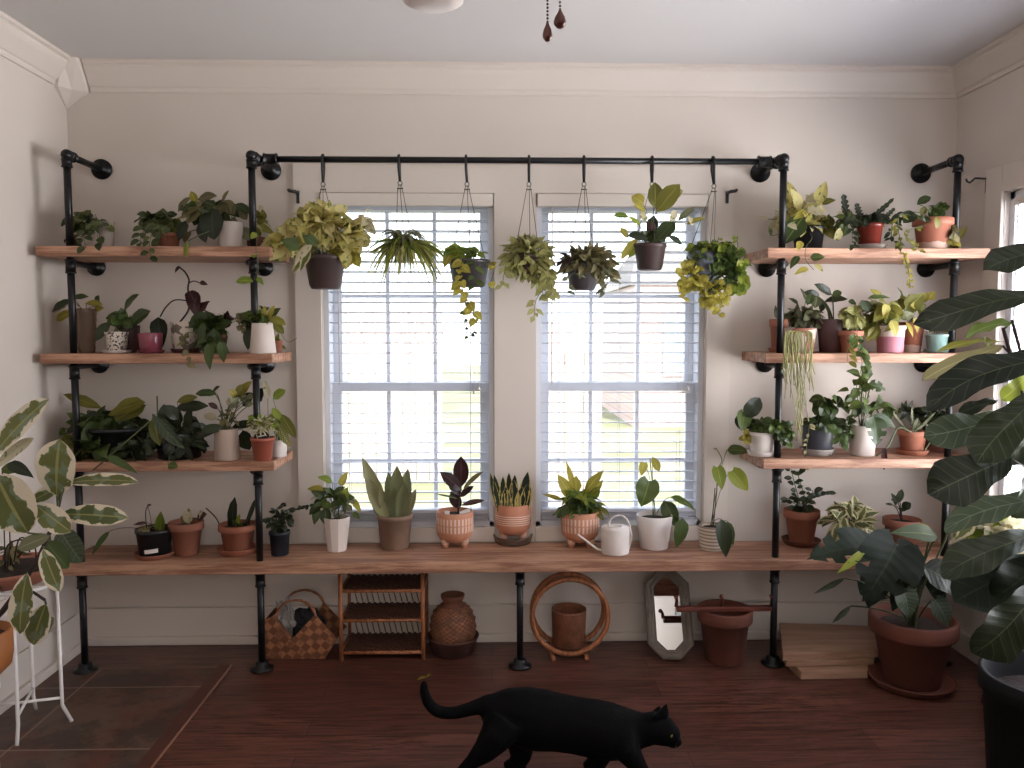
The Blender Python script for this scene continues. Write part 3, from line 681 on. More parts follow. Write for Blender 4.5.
def foliage(t, C, Y, items, mat, prof, stem=M['stemg'], names=('foliage', 'stem'), yclip=YMAX, clamp=True, sr=.0012, seg=6):
    """items measured on the photo in pixels; they become leaves around depth Y with depth of their own"""
    groups = {}
    def mbm(k):
        if k not in groups: groups[k] = MB()
        return groups[k]
    S = MB()
    def P(x, y, dy=0): return clampv(W(x, y, min(Y+dy, 3.22))) if clamp else W(x, y, Y+dy)
    for it in items:
        k = it[0]; o = it[-1] if isinstance(it[-1], dict) else {}
        it = [x for x in it if not isinstance(x, dict)]
        m = o.get('m', mat); pr = o.get('p', prof); mb = mbm(m)
        if k == 'L':                       # one leaf: base, tip, width
            _, bx, by, tx, ty, w = it; dy = o.get('dy', rng.uniform(-.035, .03)); b = P(bx, by, dy)
            tp = P(tx, ty, dy + o.get('dt', rng.uniform(-.03, .01))); s = scl(b)
            big = w > 22
            leaf(mb, b, tp, w*s, pr, n=o.get('n'), arch=o.get('arch', .07), fold=o.get('fold', .2), seg=12 if big else 7, cross=8 if (big or o.get('split')) else 4,
                 wav=o.get('wav', .03), split=o.get('split', False), curl=o.get('curl', 0), clamp=clamp, r=o.get('r'))
            if o.get('stem', True) and C is not None:
                root = C+Vector((rng.uniform(-.01, .01), rng.uniform(-.01, .01), -.001)); mid = Vector(((root.x*2+b.x)/3, (root.y+b.y)/2, max(b.z, root.z)*.75+.25*min(b.z, root.z)+.01))
                if 'via' in o: mid = P(*o['via'], dy)
                S.tube(bez(root, mid, b), o.get('sr', sr), 5)
        elif k == 'C':                     # a mass of leaves filling an ellipsoid
            _, cx, cy, rx, ry, n, ln, w = it; c = P(cx, cy, o.get('dy', 0)); s = scl(c); rd = o.get('rd', min(max(rx, ry)*s*.8, .11)); droop = o.get('droop', .35)
            n = int(n*1.25); ln *= 1.08; w *= 1.15
            for i in range(n):
                z = rng.uniform(-1, 1); q = rng.uniform(0, 2*pi); rr = (.3+.7*rng.random()**.5); h = math.sqrt(1-z*z)
                d = Vector((h*cos(q), h*sin(q), z)); p = c+Vector((d.x*rx*s*rr, d.y*rd*rr, d.z*ry*s*rr))
                dd = (d + Vector((0, 0, -droop)) + Vector((rng.uniform(-.5, .5), rng.uniform(-.5, .5), rng.uniform(-.4, .4)))).normalized()
                l = ln*s*rng.uniform(.75, 1.2); b = p-dd*l*.5; e = p+dd*l*.5
                nrm = Vector((rng.uniform(-1, 1), -.5+rng.uniform(-.6, .6), .6+rng.uniform(-.4, .4))) if abs(dd.z) < .8 else Vector((rng.uniform(-.5, .5), -1, .1))
                leaf(mb, b, e, w*s*rng.uniform(.8, 1.15), pr, n=nrm, arch=.12, fold=.22, seg=5, cross=2 if w < 8 else 4, clamp=clamp)
                if C is not None and i % o.get('se', 3) == 0:
                    root = C+Vector((rng.uniform(-.012, .012), rng.uniform(-.012, .012), -.001)); mid = (root+b)/2+Vector((0, 0, abs((b-root).length)*.25)); pts = bez(root, mid, b, 5)
                    for q_ in pts: clampv(q_)
                    S.tube(pts, sr*.8, 4, cap=False)
        elif k == 'V':                     # a vine with leaves along it
            _, pts, n, ln, w = it; dy = o.get('dy', -.05); wp = [P(x, y, dy + (o.get('dye', 0)*i/max(1, len(pts)-1))) for i, (x, y) in enumerate(pts)]
            if C is not None and o.get('root', True): wp = [C.copy()]+wp
            fine = []
            for i in range(len(wp)-1):
                p0 = wp[max(i-1, 0)]; p1, p2 = wp[i], wp[i+1]; p3 = wp[min(i+2, len(wp)-1)]
                for q in range(5):
                    u = q/5; fine.append(.5*((2*p1)+(p2-p0)*u+(2*p0-5*p1+4*p2-p3)*u*u+(3*p1-p0-3*p2+p3)*u**3))
            fine.append(wp[-1]); S.tube(fine, o.get('sr', sr), 5)
            s = scl(wp[-1])
            for i in range(n):
                f = (i+.7)/n*(len(fine)-1); a = fine[min(int(f), len(fine)-1)]
                q = rng.uniform(0, 2*pi) if not o.get('flat') else (0 if i % 2 else pi)+rng.uniform(-.3, .3)
                dn = o.get('down', .6); dd = Vector((cos(q), -abs(sin(q))*.6 if not o.get('flat') else rng.uniform(-.4, .1), -dn+rng.uniform(-.3, .3))).normalized()
                b = a+dd*.15*ln*s; leaf(mb, b, b+dd*ln*s*rng.uniform(.75, 1.15), w*s*rng.uniform(.8, 1.1), pr, arch=.1, seg=5, cross=2 if w < 8 else 4, clamp=clamp)
        elif k == 'S':                     # bare stem
            _, pts, rad = it; dy = o.get('dy', 0); wp = [P(x, y, dy) for x, y in pts]
            if o.get('root') and C is not None: wp = [C.copy()]+wp
            fine = []
            for i in range(len(wp)-1):
                p0 = wp[max(i-1, 0)]; p1, p2 = wp[i], wp[i+1]; p3 = wp[min(i+2, len(wp)-1)]
                for q in range(5):
                    u = q/5; fine.append(.5*((2*p1)+(p2-p0)*u+(2*p0-5*p1+4*p2-p3)*u*u+(3*p1-p0-3*p2+p3)*u**3))
            fine.append(wp[-1]); S.tube(fine, rad*scl(wp[0]), 6)
        elif k == 'R':                     # rosette of arching straps
            _, cx, cy, rx, up, down, n, w = it; c = P(cx, cy, 0); s = scl(c)
            for i in range(n):
                q = 2*pi*i/n+rng.uniform(-.2, .2); rr = rng.uniform(.55, 1.1); hx = cos(q)*rx*s*rr; hy = sin(q)*rx*s*rr*.55
                u_ = up*s*rng.uniform(.5, 1.1); dn = down*s*rng.uniform(.2, 1.15)*rr
                pp = bez(c.copy(), c+Vector((hx*.45, hy*.45, u_*1.8)), c+Vector((hx, hy, -dn)), 7); W_ = w*s; vs = []; uv = []
                sd = Vector((-sin(q)*.7+.3, cos(q)*.5, .5)).normalized()
                for j, p_ in enumerate(pp):
                    ww = W_*(.5*(1-(j/7)**2)+.06); vs += [clampv(p_-sd*ww), clampv(p_+Vector((0, 0, -ww*.4))), clampv(p_+sd*ww)]; uv += [(0, j/7), (.5, j/7), (1, j/7)]
                fs = []
                for j in range(7): fs += [(j*3, j*3+1, j*3+4, j*3+3), (j*3+1, j*3+2, j*3+5, j*3+4)]
                mb.add(vs, fs, uv, r=rng.random())
        elif k == 'B':                     # stiff blade from the soil up to a tip
            _, bx, by, tx, ty, w = it; b = P(bx, by, o.get('dy', rng.uniform(-.02, .02))); e = P(tx, ty, o.get('dt', rng.uniform(-.03, .03))); s = scl(b)
            leaf(mb, b, e, w*s, o.get('p', 'blade'), n=(o.get('nx', (tx-bx)*-.01), -1, .1), arch=o.get('arch', -.04), fold=.35, seg=10, cross=4, clamp=clamp)
    for m, mb in groups.items():
        if mb.v: obj(names[0], mb, L[m], t)
    if S.v: obj(names[1], S, stem, t)

def plant(label, px, pot, zb, Y, items, mat, prof='ovate', group=None, name='potted_plant', saucer=None, soil=True, feet=False, facets=28, stem=None, sr=.0012, extra=None, root=True, cat='plant'):
    """pot = (profile, top width px, bottom width px, height px, material key); Y = depth of its axis"""
    group = group or ('potted plants on the bench' if zb == Z0 else 'potted plants on the shelf boards' if zb > Z0 else None); base = atz(px, Y, zb+.0005); s = scl(base); t = thing(name, base, label, cat, group)
    kind, tw, bw, ht, pm = pot; sc_ = None
    if saucer: sc_ = (saucer[0]*s/2, M[saucer[1]], saucer[2]*s)
    C = make_pot(t, base, kind, tw*s/2, bw*s/2, ht*s, M[pm], soil, facets, sc_, feet)
    foliage(t, C if root else None, Y, items, mat, prof, M[stem] if stem else M['stemg'], sr=sr)
    if extra: extra(t, C, base, s)
    return t
def yz(px, py, z, rpx=0):                    # depth of an object's axis whose front foot shows at (px,py)
    p = Wz(px, py, z); return p.y + rpx*scl(p)
G_L = None
LF = lambda *a, **k: (*a, k)
# ============ left stack, top board
plant('small trailing plant with cream-edged leaves in a clear glass cup by the left corner', 107, ('plain', 16, 13, 27, 'glass'), Z1, 3.09,
      [('C', 86, 223, 20, 9, 40, 10, 7, {'droop': .2}), ('C', 76, 235, 8, 14, 16, 9, 7), ('V', [(92, 222), (84, 233), (86, 248)], 9, 9, 7, {'dy': -.12}), ('V', [(98, 220), (97, 232), (99, 243)], 7, 10, 8, {'dy': -.1})], 'hoya', 'round', soil=False)
plant('curly rope-like trailing plant in a small clay pot on the top left board', 168, ('terra', 26, 20, 16, 'terra'), Z1, 3.11,
      [('C', 160, 222, 20, 9, 58, 11, 8), ('V', [(150, 222), (143, 232), (140, 243)], 10, 10, 8, {'dy': -.1}), ('V', [(158, 226), (150, 240), (151, 258)], 12, 9, 7, {'dy': -.15}), ('V', [(166, 226), (160, 238), (158, 245)], 8, 9, 7, {'dy': -.1})], 'hoya', 'round')
plant('large dark-leaved plant spreading from a white ribbed pot on the top left board', 231, ('plain', 25, 22, 27, 'white'), Z1, 3.11,
      [LF('L', 196, 203, 191, 191, 8, m='yellow'), ('L', 191, 197, 178, 212, 9), ('L', 204, 202, 181, 219, 15), ('L', 204, 206, 187, 224, 14), ('L', 198, 200, 217, 196, 13),
       LF('L', 212, 208, 214, 240, 24, m='dark', dy=-.06), LF('L', 205, 200, 213, 215, 14, m='dark'), LF('L', 226, 203, 213, 219, 14, m='dusk'), LF('L', 221, 201, 235, 214, 15, m='dusk'), ('L', 222, 202, 229, 190, 4),
       LF('L', 235, 204, 250, 214, 11, m='deep'), ('L', 240, 209, 247, 220, 9), ('L', 235, 217, 234, 239, 10), LF('L', 240, 228, 252, 241, 13, m='grey'), LF('L', 180, 217, 171, 237, 10, m='yellow'),
       LF('L', 187, 220, 179, 241, 11, m='dark'), ('L', 191, 231, 184, 243, 9), LF('L', 188, 241, 186, 258, 6, m='lime', dy=-.14), LF('L', 200, 222, 206, 243, 11, m='dark'), LF('L', 224, 215, 228, 232, 11, m='olive'),
       LF('C', 212, 212, 24, 12, 22, 16, 10, m='deep')], 'dusk', 'ell', name='hoya_plant', sr=.0018)
plant('pothos trailing over the right end of the top left board beside the pole', 256, ('plain', 18, 15, 14, 'terra_dk'), Z1, 3.16,
      [LF('L', 260, 205, 263, 213, 5, m='pale'), LF('L', 264, 220, 262, 209, 7, m='olive'), LF('L', 255, 226, 275, 235, 11, m='olive'), LF('L', 256, 224, 264, 234, 4, m='pale'),
       LF('V', [(258, 232), (256, 250), (258, 268), (254, 280)], 3, 11, 7, dy=-.20, root=True, m='lime'), LF('L', 253, 281, 236, 282, 11, m='lime', dy=-.2, stem=False, p='round'), ('C', 258, 222, 9, 12, 10, 11, 7)], 'olive')
# ============ left stack, middle board
def tall_glass(t, C, base, s): pass
plant('tall ribbed glass vase holding yellow-splashed leaf cuttings', 87, ('ribbed', 20, 15, 44, 'glass_brown'), Z2, 3.09,
      [LF('L', 72, 300, 52, 312, 10, m='dark'), ('L', 70, 299, 89, 297, 8), LF('L', 73, 312, 56, 321, 11, m='yellow'), LF('L', 70, 303, 54, 316, 6, m='pale'), LF('L', 92, 312, 104, 308, 9, m='yellow'), LF('L', 98, 306, 99, 295, 9, m='deep'), LF('L', 86, 303, 103, 305, 8, m='yellow')], 'deep', 'ell', soil=False, sr=.0014)
plant('thick-leaved dark plant in a white pot with black specks and a saucer', 117, ('plain', 23, 17, 20, 'speck'), Z2, 3.04,
      [('L', 124, 312, 139, 294, 12), ('L', 127, 320, 108, 315, 12), ('L', 130, 325, 107, 322, 12), ('L', 131, 324, 151, 311, 17), ('L', 130, 330, 145, 318, 12), LF('L', 110, 322, 96, 341, 12, m='dark'), ('C', 122, 320, 12, 6, 9, 15, 10)], 'deep', 'ell', saucer=(28, 'white', 3))
plant('plain dark red pot behind the speckled pot', 131, ('plain', 18, 16, 27, 'purplebrown'), Z2, 3.14, [('L', 133, 322, 142, 312, 9), ('C', 131, 322, 7, 5, 6, 9, 6)], 'dark', 'ell')
plant('glossy magenta pot with saucer, the only magenta pot on the left stack', 151, ('plain', 24, 20, 19, 'magenta'), Z2, 3.03, [], 'dark', 'ell', saucer=(27, 'magenta', 3), name='flower_pot', cat='pot')
plant('dark twisting vine plant in a marbled ceramic pot with tall curling stems', 186, ('plain', 28, 25, 29, 'patw'), Z2, 3.11,
      [LF('S', [(180, 322), (188, 311), (189, 300), (188, 288), (189, 280), (185, 272), (179, 267)], .9, root=False), LF('S', [(189, 301), (175, 300), (166, 307), (160, 317)], .7), LF('S', [(189, 283), (194, 281), (200, 283)], .6), LF('S', [(190, 309), (197, 309), (206, 311), (215, 317)], .6),
       LF('L', 158, 317, 163, 347, 18, m='dark', stem=False), LF('L', 192, 290, 196, 317, 15, m='burg', stem=False), LF('L', 189, 291, 196, 305, 13, m='burg', stem=False), LF('L', 197, 314, 210, 301, 13, m='burg', stem=False), LF('L', 200, 282, 208, 285, 5, m='burg', stem=False), LF('L', 180, 266, 175, 273, 4, m='burg', stem=False), LF('L', 217, 317, 222, 327, 9, m='dark', stem=False)], 'burg', 'ovate', stem='stemb', saucer=(30, 'purplebrown', 4))
plant('glossy heart-leaved plant trailing between the marbled pot and the white cone pot', 215, ('terra', 24, 18, 18, 'terra'), Z2, 3.08,
      [('C', 211, 330, 15, 16, 40, 17, 13), ('C', 212, 345, 12, 10, 14, 16, 12, {'dy': -.08}), ('L', 201, 318, 203, 334, 11), LF('L', 210, 345, 210, 370, 11, dy=-.14), LF('L', 222, 343, 224, 363, 10, dy=-.13), LF('L', 204, 325, 202, 350, 10, dy=-.1), LF('V', [(186, 333), (188, 350), (187, 366)], 8, 9, 6, dy=-.14, m='dusk'), LF('C', 228, 322, 7, 9, 8, 9, 6, m='burg')], 'deep', 'heart')
plant('bushy green and yellow plant in the white cone pot on the middle left board', 263, ('plain', 20, 26, 30, 'whitem'), Z2, 3.01,
      [('L', 258, 322, 239, 314, 11), LF('L', 253, 322, 248, 350, 13, m='dark'), LF('L', 264, 320, 252, 294, 4, m='pale', p='lance'), ('L', 266, 322, 281, 308, 9), LF('L', 268, 318, 286, 325, 10, m='olive'), LF('L', 266, 325, 265, 305, 7, m='yellow'), LF('L', 268, 320, 275, 305, 6, m='yellow'), LF('L', 272, 322, 284, 334, 9, m='olive'), LF('L', 252, 325, 240, 322, 8, m='dark'), LF('C', 240, 323, 7, 13, 12, 8, 6, m='dusk'), LF('C', 263, 316, 14, 7, 12, 12, 7), LF('S', [(281, 333), (288, 342), (297, 338)], .3)], 'green', 'ell')
plant('little terracotta pot half hidden behind the white cone pot', 277, ('terra', 13, 9, 12, 'terra'), Z2, 3.13, [('C', 278, 345, 5, 9, 6, 9, 5)], 'olive')
# ============ left stack, lowest board
plant('wide spreading philodendron with olive and dark leaves in a black pot', 118, ('nurse', 58, 48, 30, 'black'), Z3, 3.11,
      [LF('L', 101, 408, 57, 394, 12, m='olive', wav=.08, p='lance'), LF('L', 145, 402, 108, 416, 19, m='olive', wav=.05), LF('L', 146, 405, 112, 422, 15, m='olive'), LF('L', 98, 418, 84, 417, 14, m='dark'), LF('L', 88, 416, 108, 430, 18, m='dark'), ('L', 102, 420, 117, 434, 15), LF('L', 74, 428, 97, 433, 13, m='blue'), LF('L', 50, 429, 66, 436, 9, m='green'),
       LF('L', 84, 436, 88, 464, 20, m='olive'), LF('L', 80, 440, 98, 450, 14, m='olive'), LF('L', 126, 445, 135, 466, 13, m='dark'), LF('L', 137, 443, 162, 447, 11, m='dark'), ('C', 104, 430, 34, 18, 34, 22, 14), LF('C', 98, 448, 26, 12, 22, 20, 14, dy=-.07), LF('C', 140, 450, 18, 9, 14, 18, 12, m='dark', dy=-.07), LF('C', 78, 445, 14, 14, 12, 22, 14, m='olive', dy=-.04), LF('C', 140, 435, 20, 16, 16, 20, 12, m='dark'), LF('L', 105, 456, 138, 474, 9, m='deep', dy=-.15), LF('S', [(150, 421), (120, 447), (93, 470)], .7, dy=-.15), LF('L', 120, 415, 128, 440, 15, m='deep')], 'deep', 'ovate', name='philodendron_plant', sr=.002)
plant('dark-leaved plant with a thin stake in a green glass jar', 180, ('plain', 44, 40, 26, 'glass_green'), Z3, 3.07,
      [LF('S', [(158, 428), (157, 396)], .7), LF('L', 152, 414, 185, 449, 13, m='blue', dy=-.1), LF('L', 153, 417, 160, 446, 13, m='olive', dy=-.08), LF('L', 178, 420, 165, 405, 13), LF('L', 176, 408, 209, 406, 12), LF('L', 177, 402, 198, 397, 9, m='olive'), ('L', 166, 425, 164, 404, 12), ('L', 180, 425, 176, 407, 12), ('L', 186, 438, 205, 430, 10), ('L', 186, 440, 210, 447, 10), ('C', 182, 432, 26, 15, 30, 19, 11), ('C', 185, 447, 20, 8, 16, 16, 10, {'dy': -.07}), LF('L', 168, 465, 178, 467, 9, m='green', dy=-.12)], 'dark', 'ell', soil=True)
plant('tall bushy plant in a taupe concrete pot that widens to its foot', 227, ('plain', 22, 26, 31, 'taupe'), Z3, 3.02,
      [LF('L', 217, 394, 195, 394, 10, m='deep'), LF('L', 213, 392, 220, 386, 5, m='deep'), LF('L', 236, 398, 229, 390, 9, m='yellow'), LF('L', 239, 398, 252, 381, 10, m='yellow'), LF('L', 237, 396, 244, 384, 9, m='olive'), LF('L', 217, 419, 204, 415, 9, m='pale'), LF('L', 229, 405, 228, 397, 6, m='pale'), LF('L', 243, 406, 254, 393, 13, m='dark', dy=.05), LF('L', 258, 402, 263, 388, 13, m='dark', dy=.05), LF('L', 225, 428, 201, 430, 10, m='dark'), LF('L', 224, 428, 193, 441, 10, m='dark'), LF('L', 232, 427, 257, 424, 10, m='dark'), LF('L', 243, 430, 250, 450, 18, m='dark', dy=.06), LF('L', 218, 409, 208, 403, 6, m='burg'), LF('C', 229, 420, 11, 9, 12, 10, 5, m='dusk'), LF('C', 240, 402, 14, 8, 8, 10, 7, m='grey')], 'green', 'ell', sr=.0018)
def tagx(t, C, base, s):
    c = W(262, 436, 2.985); mb = MB(); R = Matrix.Rotation(radians(-12), 3, 'Y'); mb.box((c.x-.026, c.y-.001, c.z-.011), (c.x+.026, c.y+.001, c.z+.011), rot=R, c=c); g = obj('plant_tag', mb, M['black'], t)
    mb = MB()
    for k in range(7):
        x = c.x-.014+k*.004; mb.box((x, c.y-.0015, c.z-.002), (x+.0026, c.y-.0011, c.z+.003), rot=R, c=c)
    obj('tag_lettering', mb, M['white'], g)
plant('reddish plastic pot of fine pale sprouts with a small black tag', 263, ('nurse', 24, 17, 23, 'redplast'), Z3, 3.0,
      [LF('C', 262, 427, 12, 9, 70, 10, 1.6, m='pale', p='strap', se=1), LF('C', 260, 420, 13, 5, 26, 7, 3, m='lime'), LF('C', 270, 423, 8, 5, 14, 7, 3, m='lime')], 'lime', 'strap', extra=tagx, stem='stemy')
plant('small white pot with large yellow-green leaves at the end of the lowest left board', 279, ('plain', 16, 15, 17, 'white'), Z3, 3.09,
      [LF('S', [(276, 436), (269, 420), (268, 408), (268, 398)], .35), LF('L', 269, 398, 264, 380, 7, m='pale', stem=False), LF('L', 273, 399, 286, 390, 11, m='lime'), LF('L', 281, 414, 296, 438, 11, m='olive'), LF('L', 276, 414, 287, 451, 11, m='strpy'), LF('L', 277, 422, 291, 447, 10, m='strpy'), LF('L', 272, 408, 281, 420, 8, m='lime'), ('C', 278, 420, 10, 8, 8, 10, 7)], 'lime', 'ell')
# ============ bench, left part
def label_strip(t, C, base, s):
    mb = MB(); R = 35*s/2; pts = []
    vs = []; n = 8
    for i in range(n+1):
        a = radians(-90+ -14 + 48*i/n); r0 = 15.2*s; zc = base.z+.033
        for zz in (-.008, .008): vs.append((base.x+cos(a)*(r0+ (.0018 if zz > 0 else 0)+.0008), base.y+sin(a)*(r0+(.0018 if zz > 0 else 0)+.0008), zc+zz+i*.0006))
    mb.add(vs, [(2*i, 2*i+2, 2*i+3, 2*i+1) for i in range(n)]); o = obj('paper_label', mb, M['white'], t); o['label'] = 'white paper label'
plant('glossy black pot with a white paper label on a terracotta saucer', 155, ('nurse', 36, 29, 27, 'black'), Z0, yz(155, 561, Z0, 16),
      [LF('B', 160, 533, 161, 511, 11, p='ovate'), LF('S', [(148, 533), (146, 522), (146, 510), (150, 504)], .5, m='burg'), LF('L', 147, 523, 133, 525, 4, m='burg'), LF('L', 147, 506, 152, 505, 3, m='burg'), LF('C', 148, 531, 8, 5, 30, 9, 2, m='straw', p='strap'), LF('C', 160, 532, 7, 4, 16, 7, 3, m='olive'), LF('L', 110, 531, 92, 556, 7, m='deep', via=(125, 524))], 'lime', 'ovate', saucer=(39, 'terra', 5), extra=label_strip, stem='stemb')
plant('terracotta pot with a few cream and pink leaves, beside the black labelled pot', 187, ('terra', 34, 22, 33, 'terra'), Z0, yz(187, 557, Z0, 11),
      [LF('L', 188, 524, 189, 508, 10, m='pale', dy=-.04), LF('L', 190, 522, 184, 511, 8, m='pale', dy=-.03), LF('L', 197, 519, 207, 514, 9, m='burg', dy=-.03), LF('L', 199, 518, 203, 511, 8, m='pale', dy=-.03), LF('L', 186, 523, 181, 516, 6, m='dusk')], 'pale', 'ell')
plant('upright dark fishbone cactus in a terracotta pot beside the inner left pole', 238, ('terra', 37, 26, 27, 'terra_br'), Z0, yz(238, 556, Z0, 13),
      [LF('B', 232, 529, 235, 497, 10, p='strap', arch=.05), LF('L', 238, 528, 240, 514, 6, m='lime'), LF('C', 241, 526, 9, 4, 10, 10, 4, m='green'), LF('B', 246, 525, 256, 498, 5, p='strap'), LF('S', [(222, 531), (216, 518), (206, 508)], .6), LF('S', [(252, 525), (262, 510)], .4)], 'dark', 'strap', saucer=(40, 'terra_br', 6), stem='stemb')
plant('small dark glossy plant with many tiny leaves in a navy pot', 280, ('nurse', 21, 17, 24, 'navy'), Z0, yz(280, 557, Z0, 9),
      [LF('V', [(279, 520), (276, 510), (284, 503)], 16, 7, 4, dy=0, down=-.2), LF('V', [(283, 521), (292, 512), (303, 508), (309, 506)], 26, 7, 4, dy=0, down=0), LF('V', [(276, 522), (270, 518), (266, 518)], 10, 7, 4, dy=0), ('C', 280, 521, 13, 9, 50, 7, 4)], 'dark', 'ell')
plant('pothos in a white faceted pot in front of the left window corner', 337, ('plain', 27, 19, 34, 'whitem'), Z0, yz(337, 553, Z0, 10),
      [LF('L', 324, 490, 307, 489, 9, m='yellow'), LF('L', 332, 482, 317, 477, 9, m='lime'), LF('L', 340, 486, 348, 471, 8, m='yellow'), LF('L', 343, 500, 348, 487, 11, m='lime'), LF('L', 354, 500, 361, 512, 7, m='yellow'), LF('L', 353, 512, 360, 519, 6, m='green'), LF('L', 325, 508, 328, 527, 13, m='deep'), LF('L', 318, 507, 314, 525, 9, m='deep'), LF('L', 320, 505, 309, 515, 10, m='deep'), ('C', 331, 499, 18, 10, 18, 13, 8), LF('C', 345, 505, 12, 8, 8, 10, 6, m='grey')], 'green', 'ovate', facets=10)
plant('snake plant with wide silvery green blades in a brown stoneware pot', 395, ('nurse', 36, 28, 34, 'brownpot'), Z0, yz(395, 551, Z0, 14),
      [('B', 388, 520, 362, 457, 15), ('B', 386, 520, 366, 476, 14), LF('B', 384, 521, 371, 495, 9, m='dusk'), ('B', 395, 520, 388, 472, 14), ('B', 397, 520, 397, 465, 17), ('B', 401, 520, 408, 468, 14), LF('B', 403, 521, 416, 489, 10, m='dusk'), ('B', 399, 520, 405, 482, 13), ('B', 391, 521, 380, 488, 13), ('B', 395, 521, 393, 488, 13)], 'snakeg', 'blade', name='snake_plant')
def tags(t, C, base, s):
    for (x, y, ww, r, k) in ((447, 513, 5, 0, 'white'), (465, 512, 11, 20, 'white')):
        c = W(x, y, base.y-.02 if x > 450 else base.y); mb = MB(); R = Matrix.Rotation(radians(-r), 3, 'Y')@Matrix.Rotation(radians(-25), 3, 'X'); mb.box((c.x-ww*s/2, c.y-.0008, c.z-.008), (c.x+ww*s/2, c.y+.0008, c.z+.009), rot=R, c=c); obj('plant_tag', mb, M[k], t)
plant('burgundy rubber plant in a footed clay pot with white dashes', 455, ('round', 37, 30, 36, 'dash'), Z0, yz(455, 550, Z0, 14),
      [LF('S', [(458, 515), (459, 500), (461, 486)], 1.0), LF('L', 461, 487, 461, 456, 16, stem=False, arch=0), LF('L', 462, 491, 440, 472, 13, stem=False), LF('L', 463, 490, 484, 471, 6, stem=False, m='dusk'), LF('L', 460, 508, 451, 491, 12, stem=False), LF('L', 460, 497, 474, 486, 8, stem=False), LF('L', 461, 505, 485, 500, 6, stem=False), LF('L', 459, 499, 436, 494, 2, stem=False, m='grey'), LF('L', 461, 494, 448, 482, 10, stem=False)], 'burg', 'ell', feet=True, stem='stemb', extra=tags, name='rubber_plant')
plant('snake plant with yellow-edged dark blades in a footed clay pot with white rings', 513, ('round', 36, 30, 37, 'ring'), Z0, yz(513, 547, Z0, 17),
      [('B', 500, 513, 490, 472, 7), ('B', 501, 513, 494, 474, 8), ('B', 504, 513, 503, 476, 9), ('B', 508, 513, 509, 472, 9), ('B', 512, 513, 515, 474, 10), ('B', 516, 513, 514, 479, 9), ('B', 520, 513, 528, 471, 12), ('B', 523, 513, 529, 482, 12), ('B', 506, 514, 506, 486, 10), ('B', 518, 514, 522, 486, 11)], 'snakey', 'blade', feet=True, name='snake_plant', saucer=(40, 'glass_brown', 8))
plant('peace lily with yellow-green leaves in a footed clay pot with white dashes', 580, ('round', 38, 30, 36, 'dash'), Z0, yz(580, 550, Z0, 14),
      [LF('L', 572, 500, 557, 474, 15, m='yellow'), LF('L', 573, 488, 566, 461, 7, m='yellow'), LF('L', 576, 492, 576, 475, 12, m='yellow'), LF('L', 585, 492, 604, 470, 11, m='yellow'), LF('L', 590, 496, 603, 480, 11, m='yellow'), LF('L', 592, 498, 600, 486, 11, m='lime'), LF('L', 563, 500, 542, 494, 5, m='yellow'), LF('C', 580, 505, 16, 9, 46, 17, 6, m='deep'), LF('C', 578, 512, 24, 7, 34, 12, 5, m='green', droop=.8), LF('C', 592, 510, 16, 6, 14, 12, 5, m='olive', droop=.8), ('C', 578, 497, 14, 8, 16, 18, 6)], 'lime', 'lance', feet=True, name='peace_lily')
plant('heart-leaved young plant in a plain white round pot before the right window', 654, ('plain', 36, 28, 33, 'white'), Z0, yz(654, 551, Z0, 14),
      [LF('S', [(653, 520), (654, 500), (651, 470), (650, 458)], .5), LF('L', 649, 481, 641, 507, 24, m='green', p='heart', n=(0, -1, .15)), LF('L', 644, 463, 641, 476, 9, m='yellow', p='heart'), LF('L', 652, 457, 659, 472, 9, m='yellow', p='ell'), LF('L', 664, 501, 678, 528, 17, m='deep', n=(-.3, -.8, .5), via=(660, 508)), LF('L', 670, 497, 696, 511, 12, m='green', n=(.2, -.5, .9)), LF('L', 683, 518, 676, 548, 15, m='deep', n=(0, -1, .1), dy=-.08)], 'green', 'ovate', name='philodendron_plant')
def stake(t, C, base, s):
    mb = MB()
    for dx in (-1, 1): mb.tube([C+Vector((dx*.003, 0, -.001)), W(716+dx, 488, base.y)], .0022, 6)
    obj('support_stake', mb, M['stemb'], t)
plant('tall thin climbing plant in a cream pot banded with grey stripes', 712, ('ribbed', 27, 24, 24, 'band'), Z0, yz(712, 552, Z0, 12),
      [LF('S', [(713, 527), (716, 500), (718, 470), (722, 460), (716, 448)], .45), LF('L', 727, 450, 750, 452, 12, m='green', n=(0, -.9, .6), via=(720, 465)), LF('L', 717, 467, 722, 490, 14, m='lime', p='heart', n=(0, -1, .1), stem=False), LF('L', 732, 471, 748, 491, 17, m='lime', p='heart', n=(0, -1, .1), via=(722, 474)), LF('L', 721, 519, 726, 558, 17, m='dark', n=(0, -1, .1), dy=-.12), LF('L', 727, 521, 733, 546, 9, m='deep', dy=-.1), LF('S', [(702, 526), (696, 517), (688, 517)], .4), LF('L', 716, 448, 713, 450, 3, m='pale', stem=False)], 'green', 'ovate', extra=stake, name='philodendron_plant', soil=True)
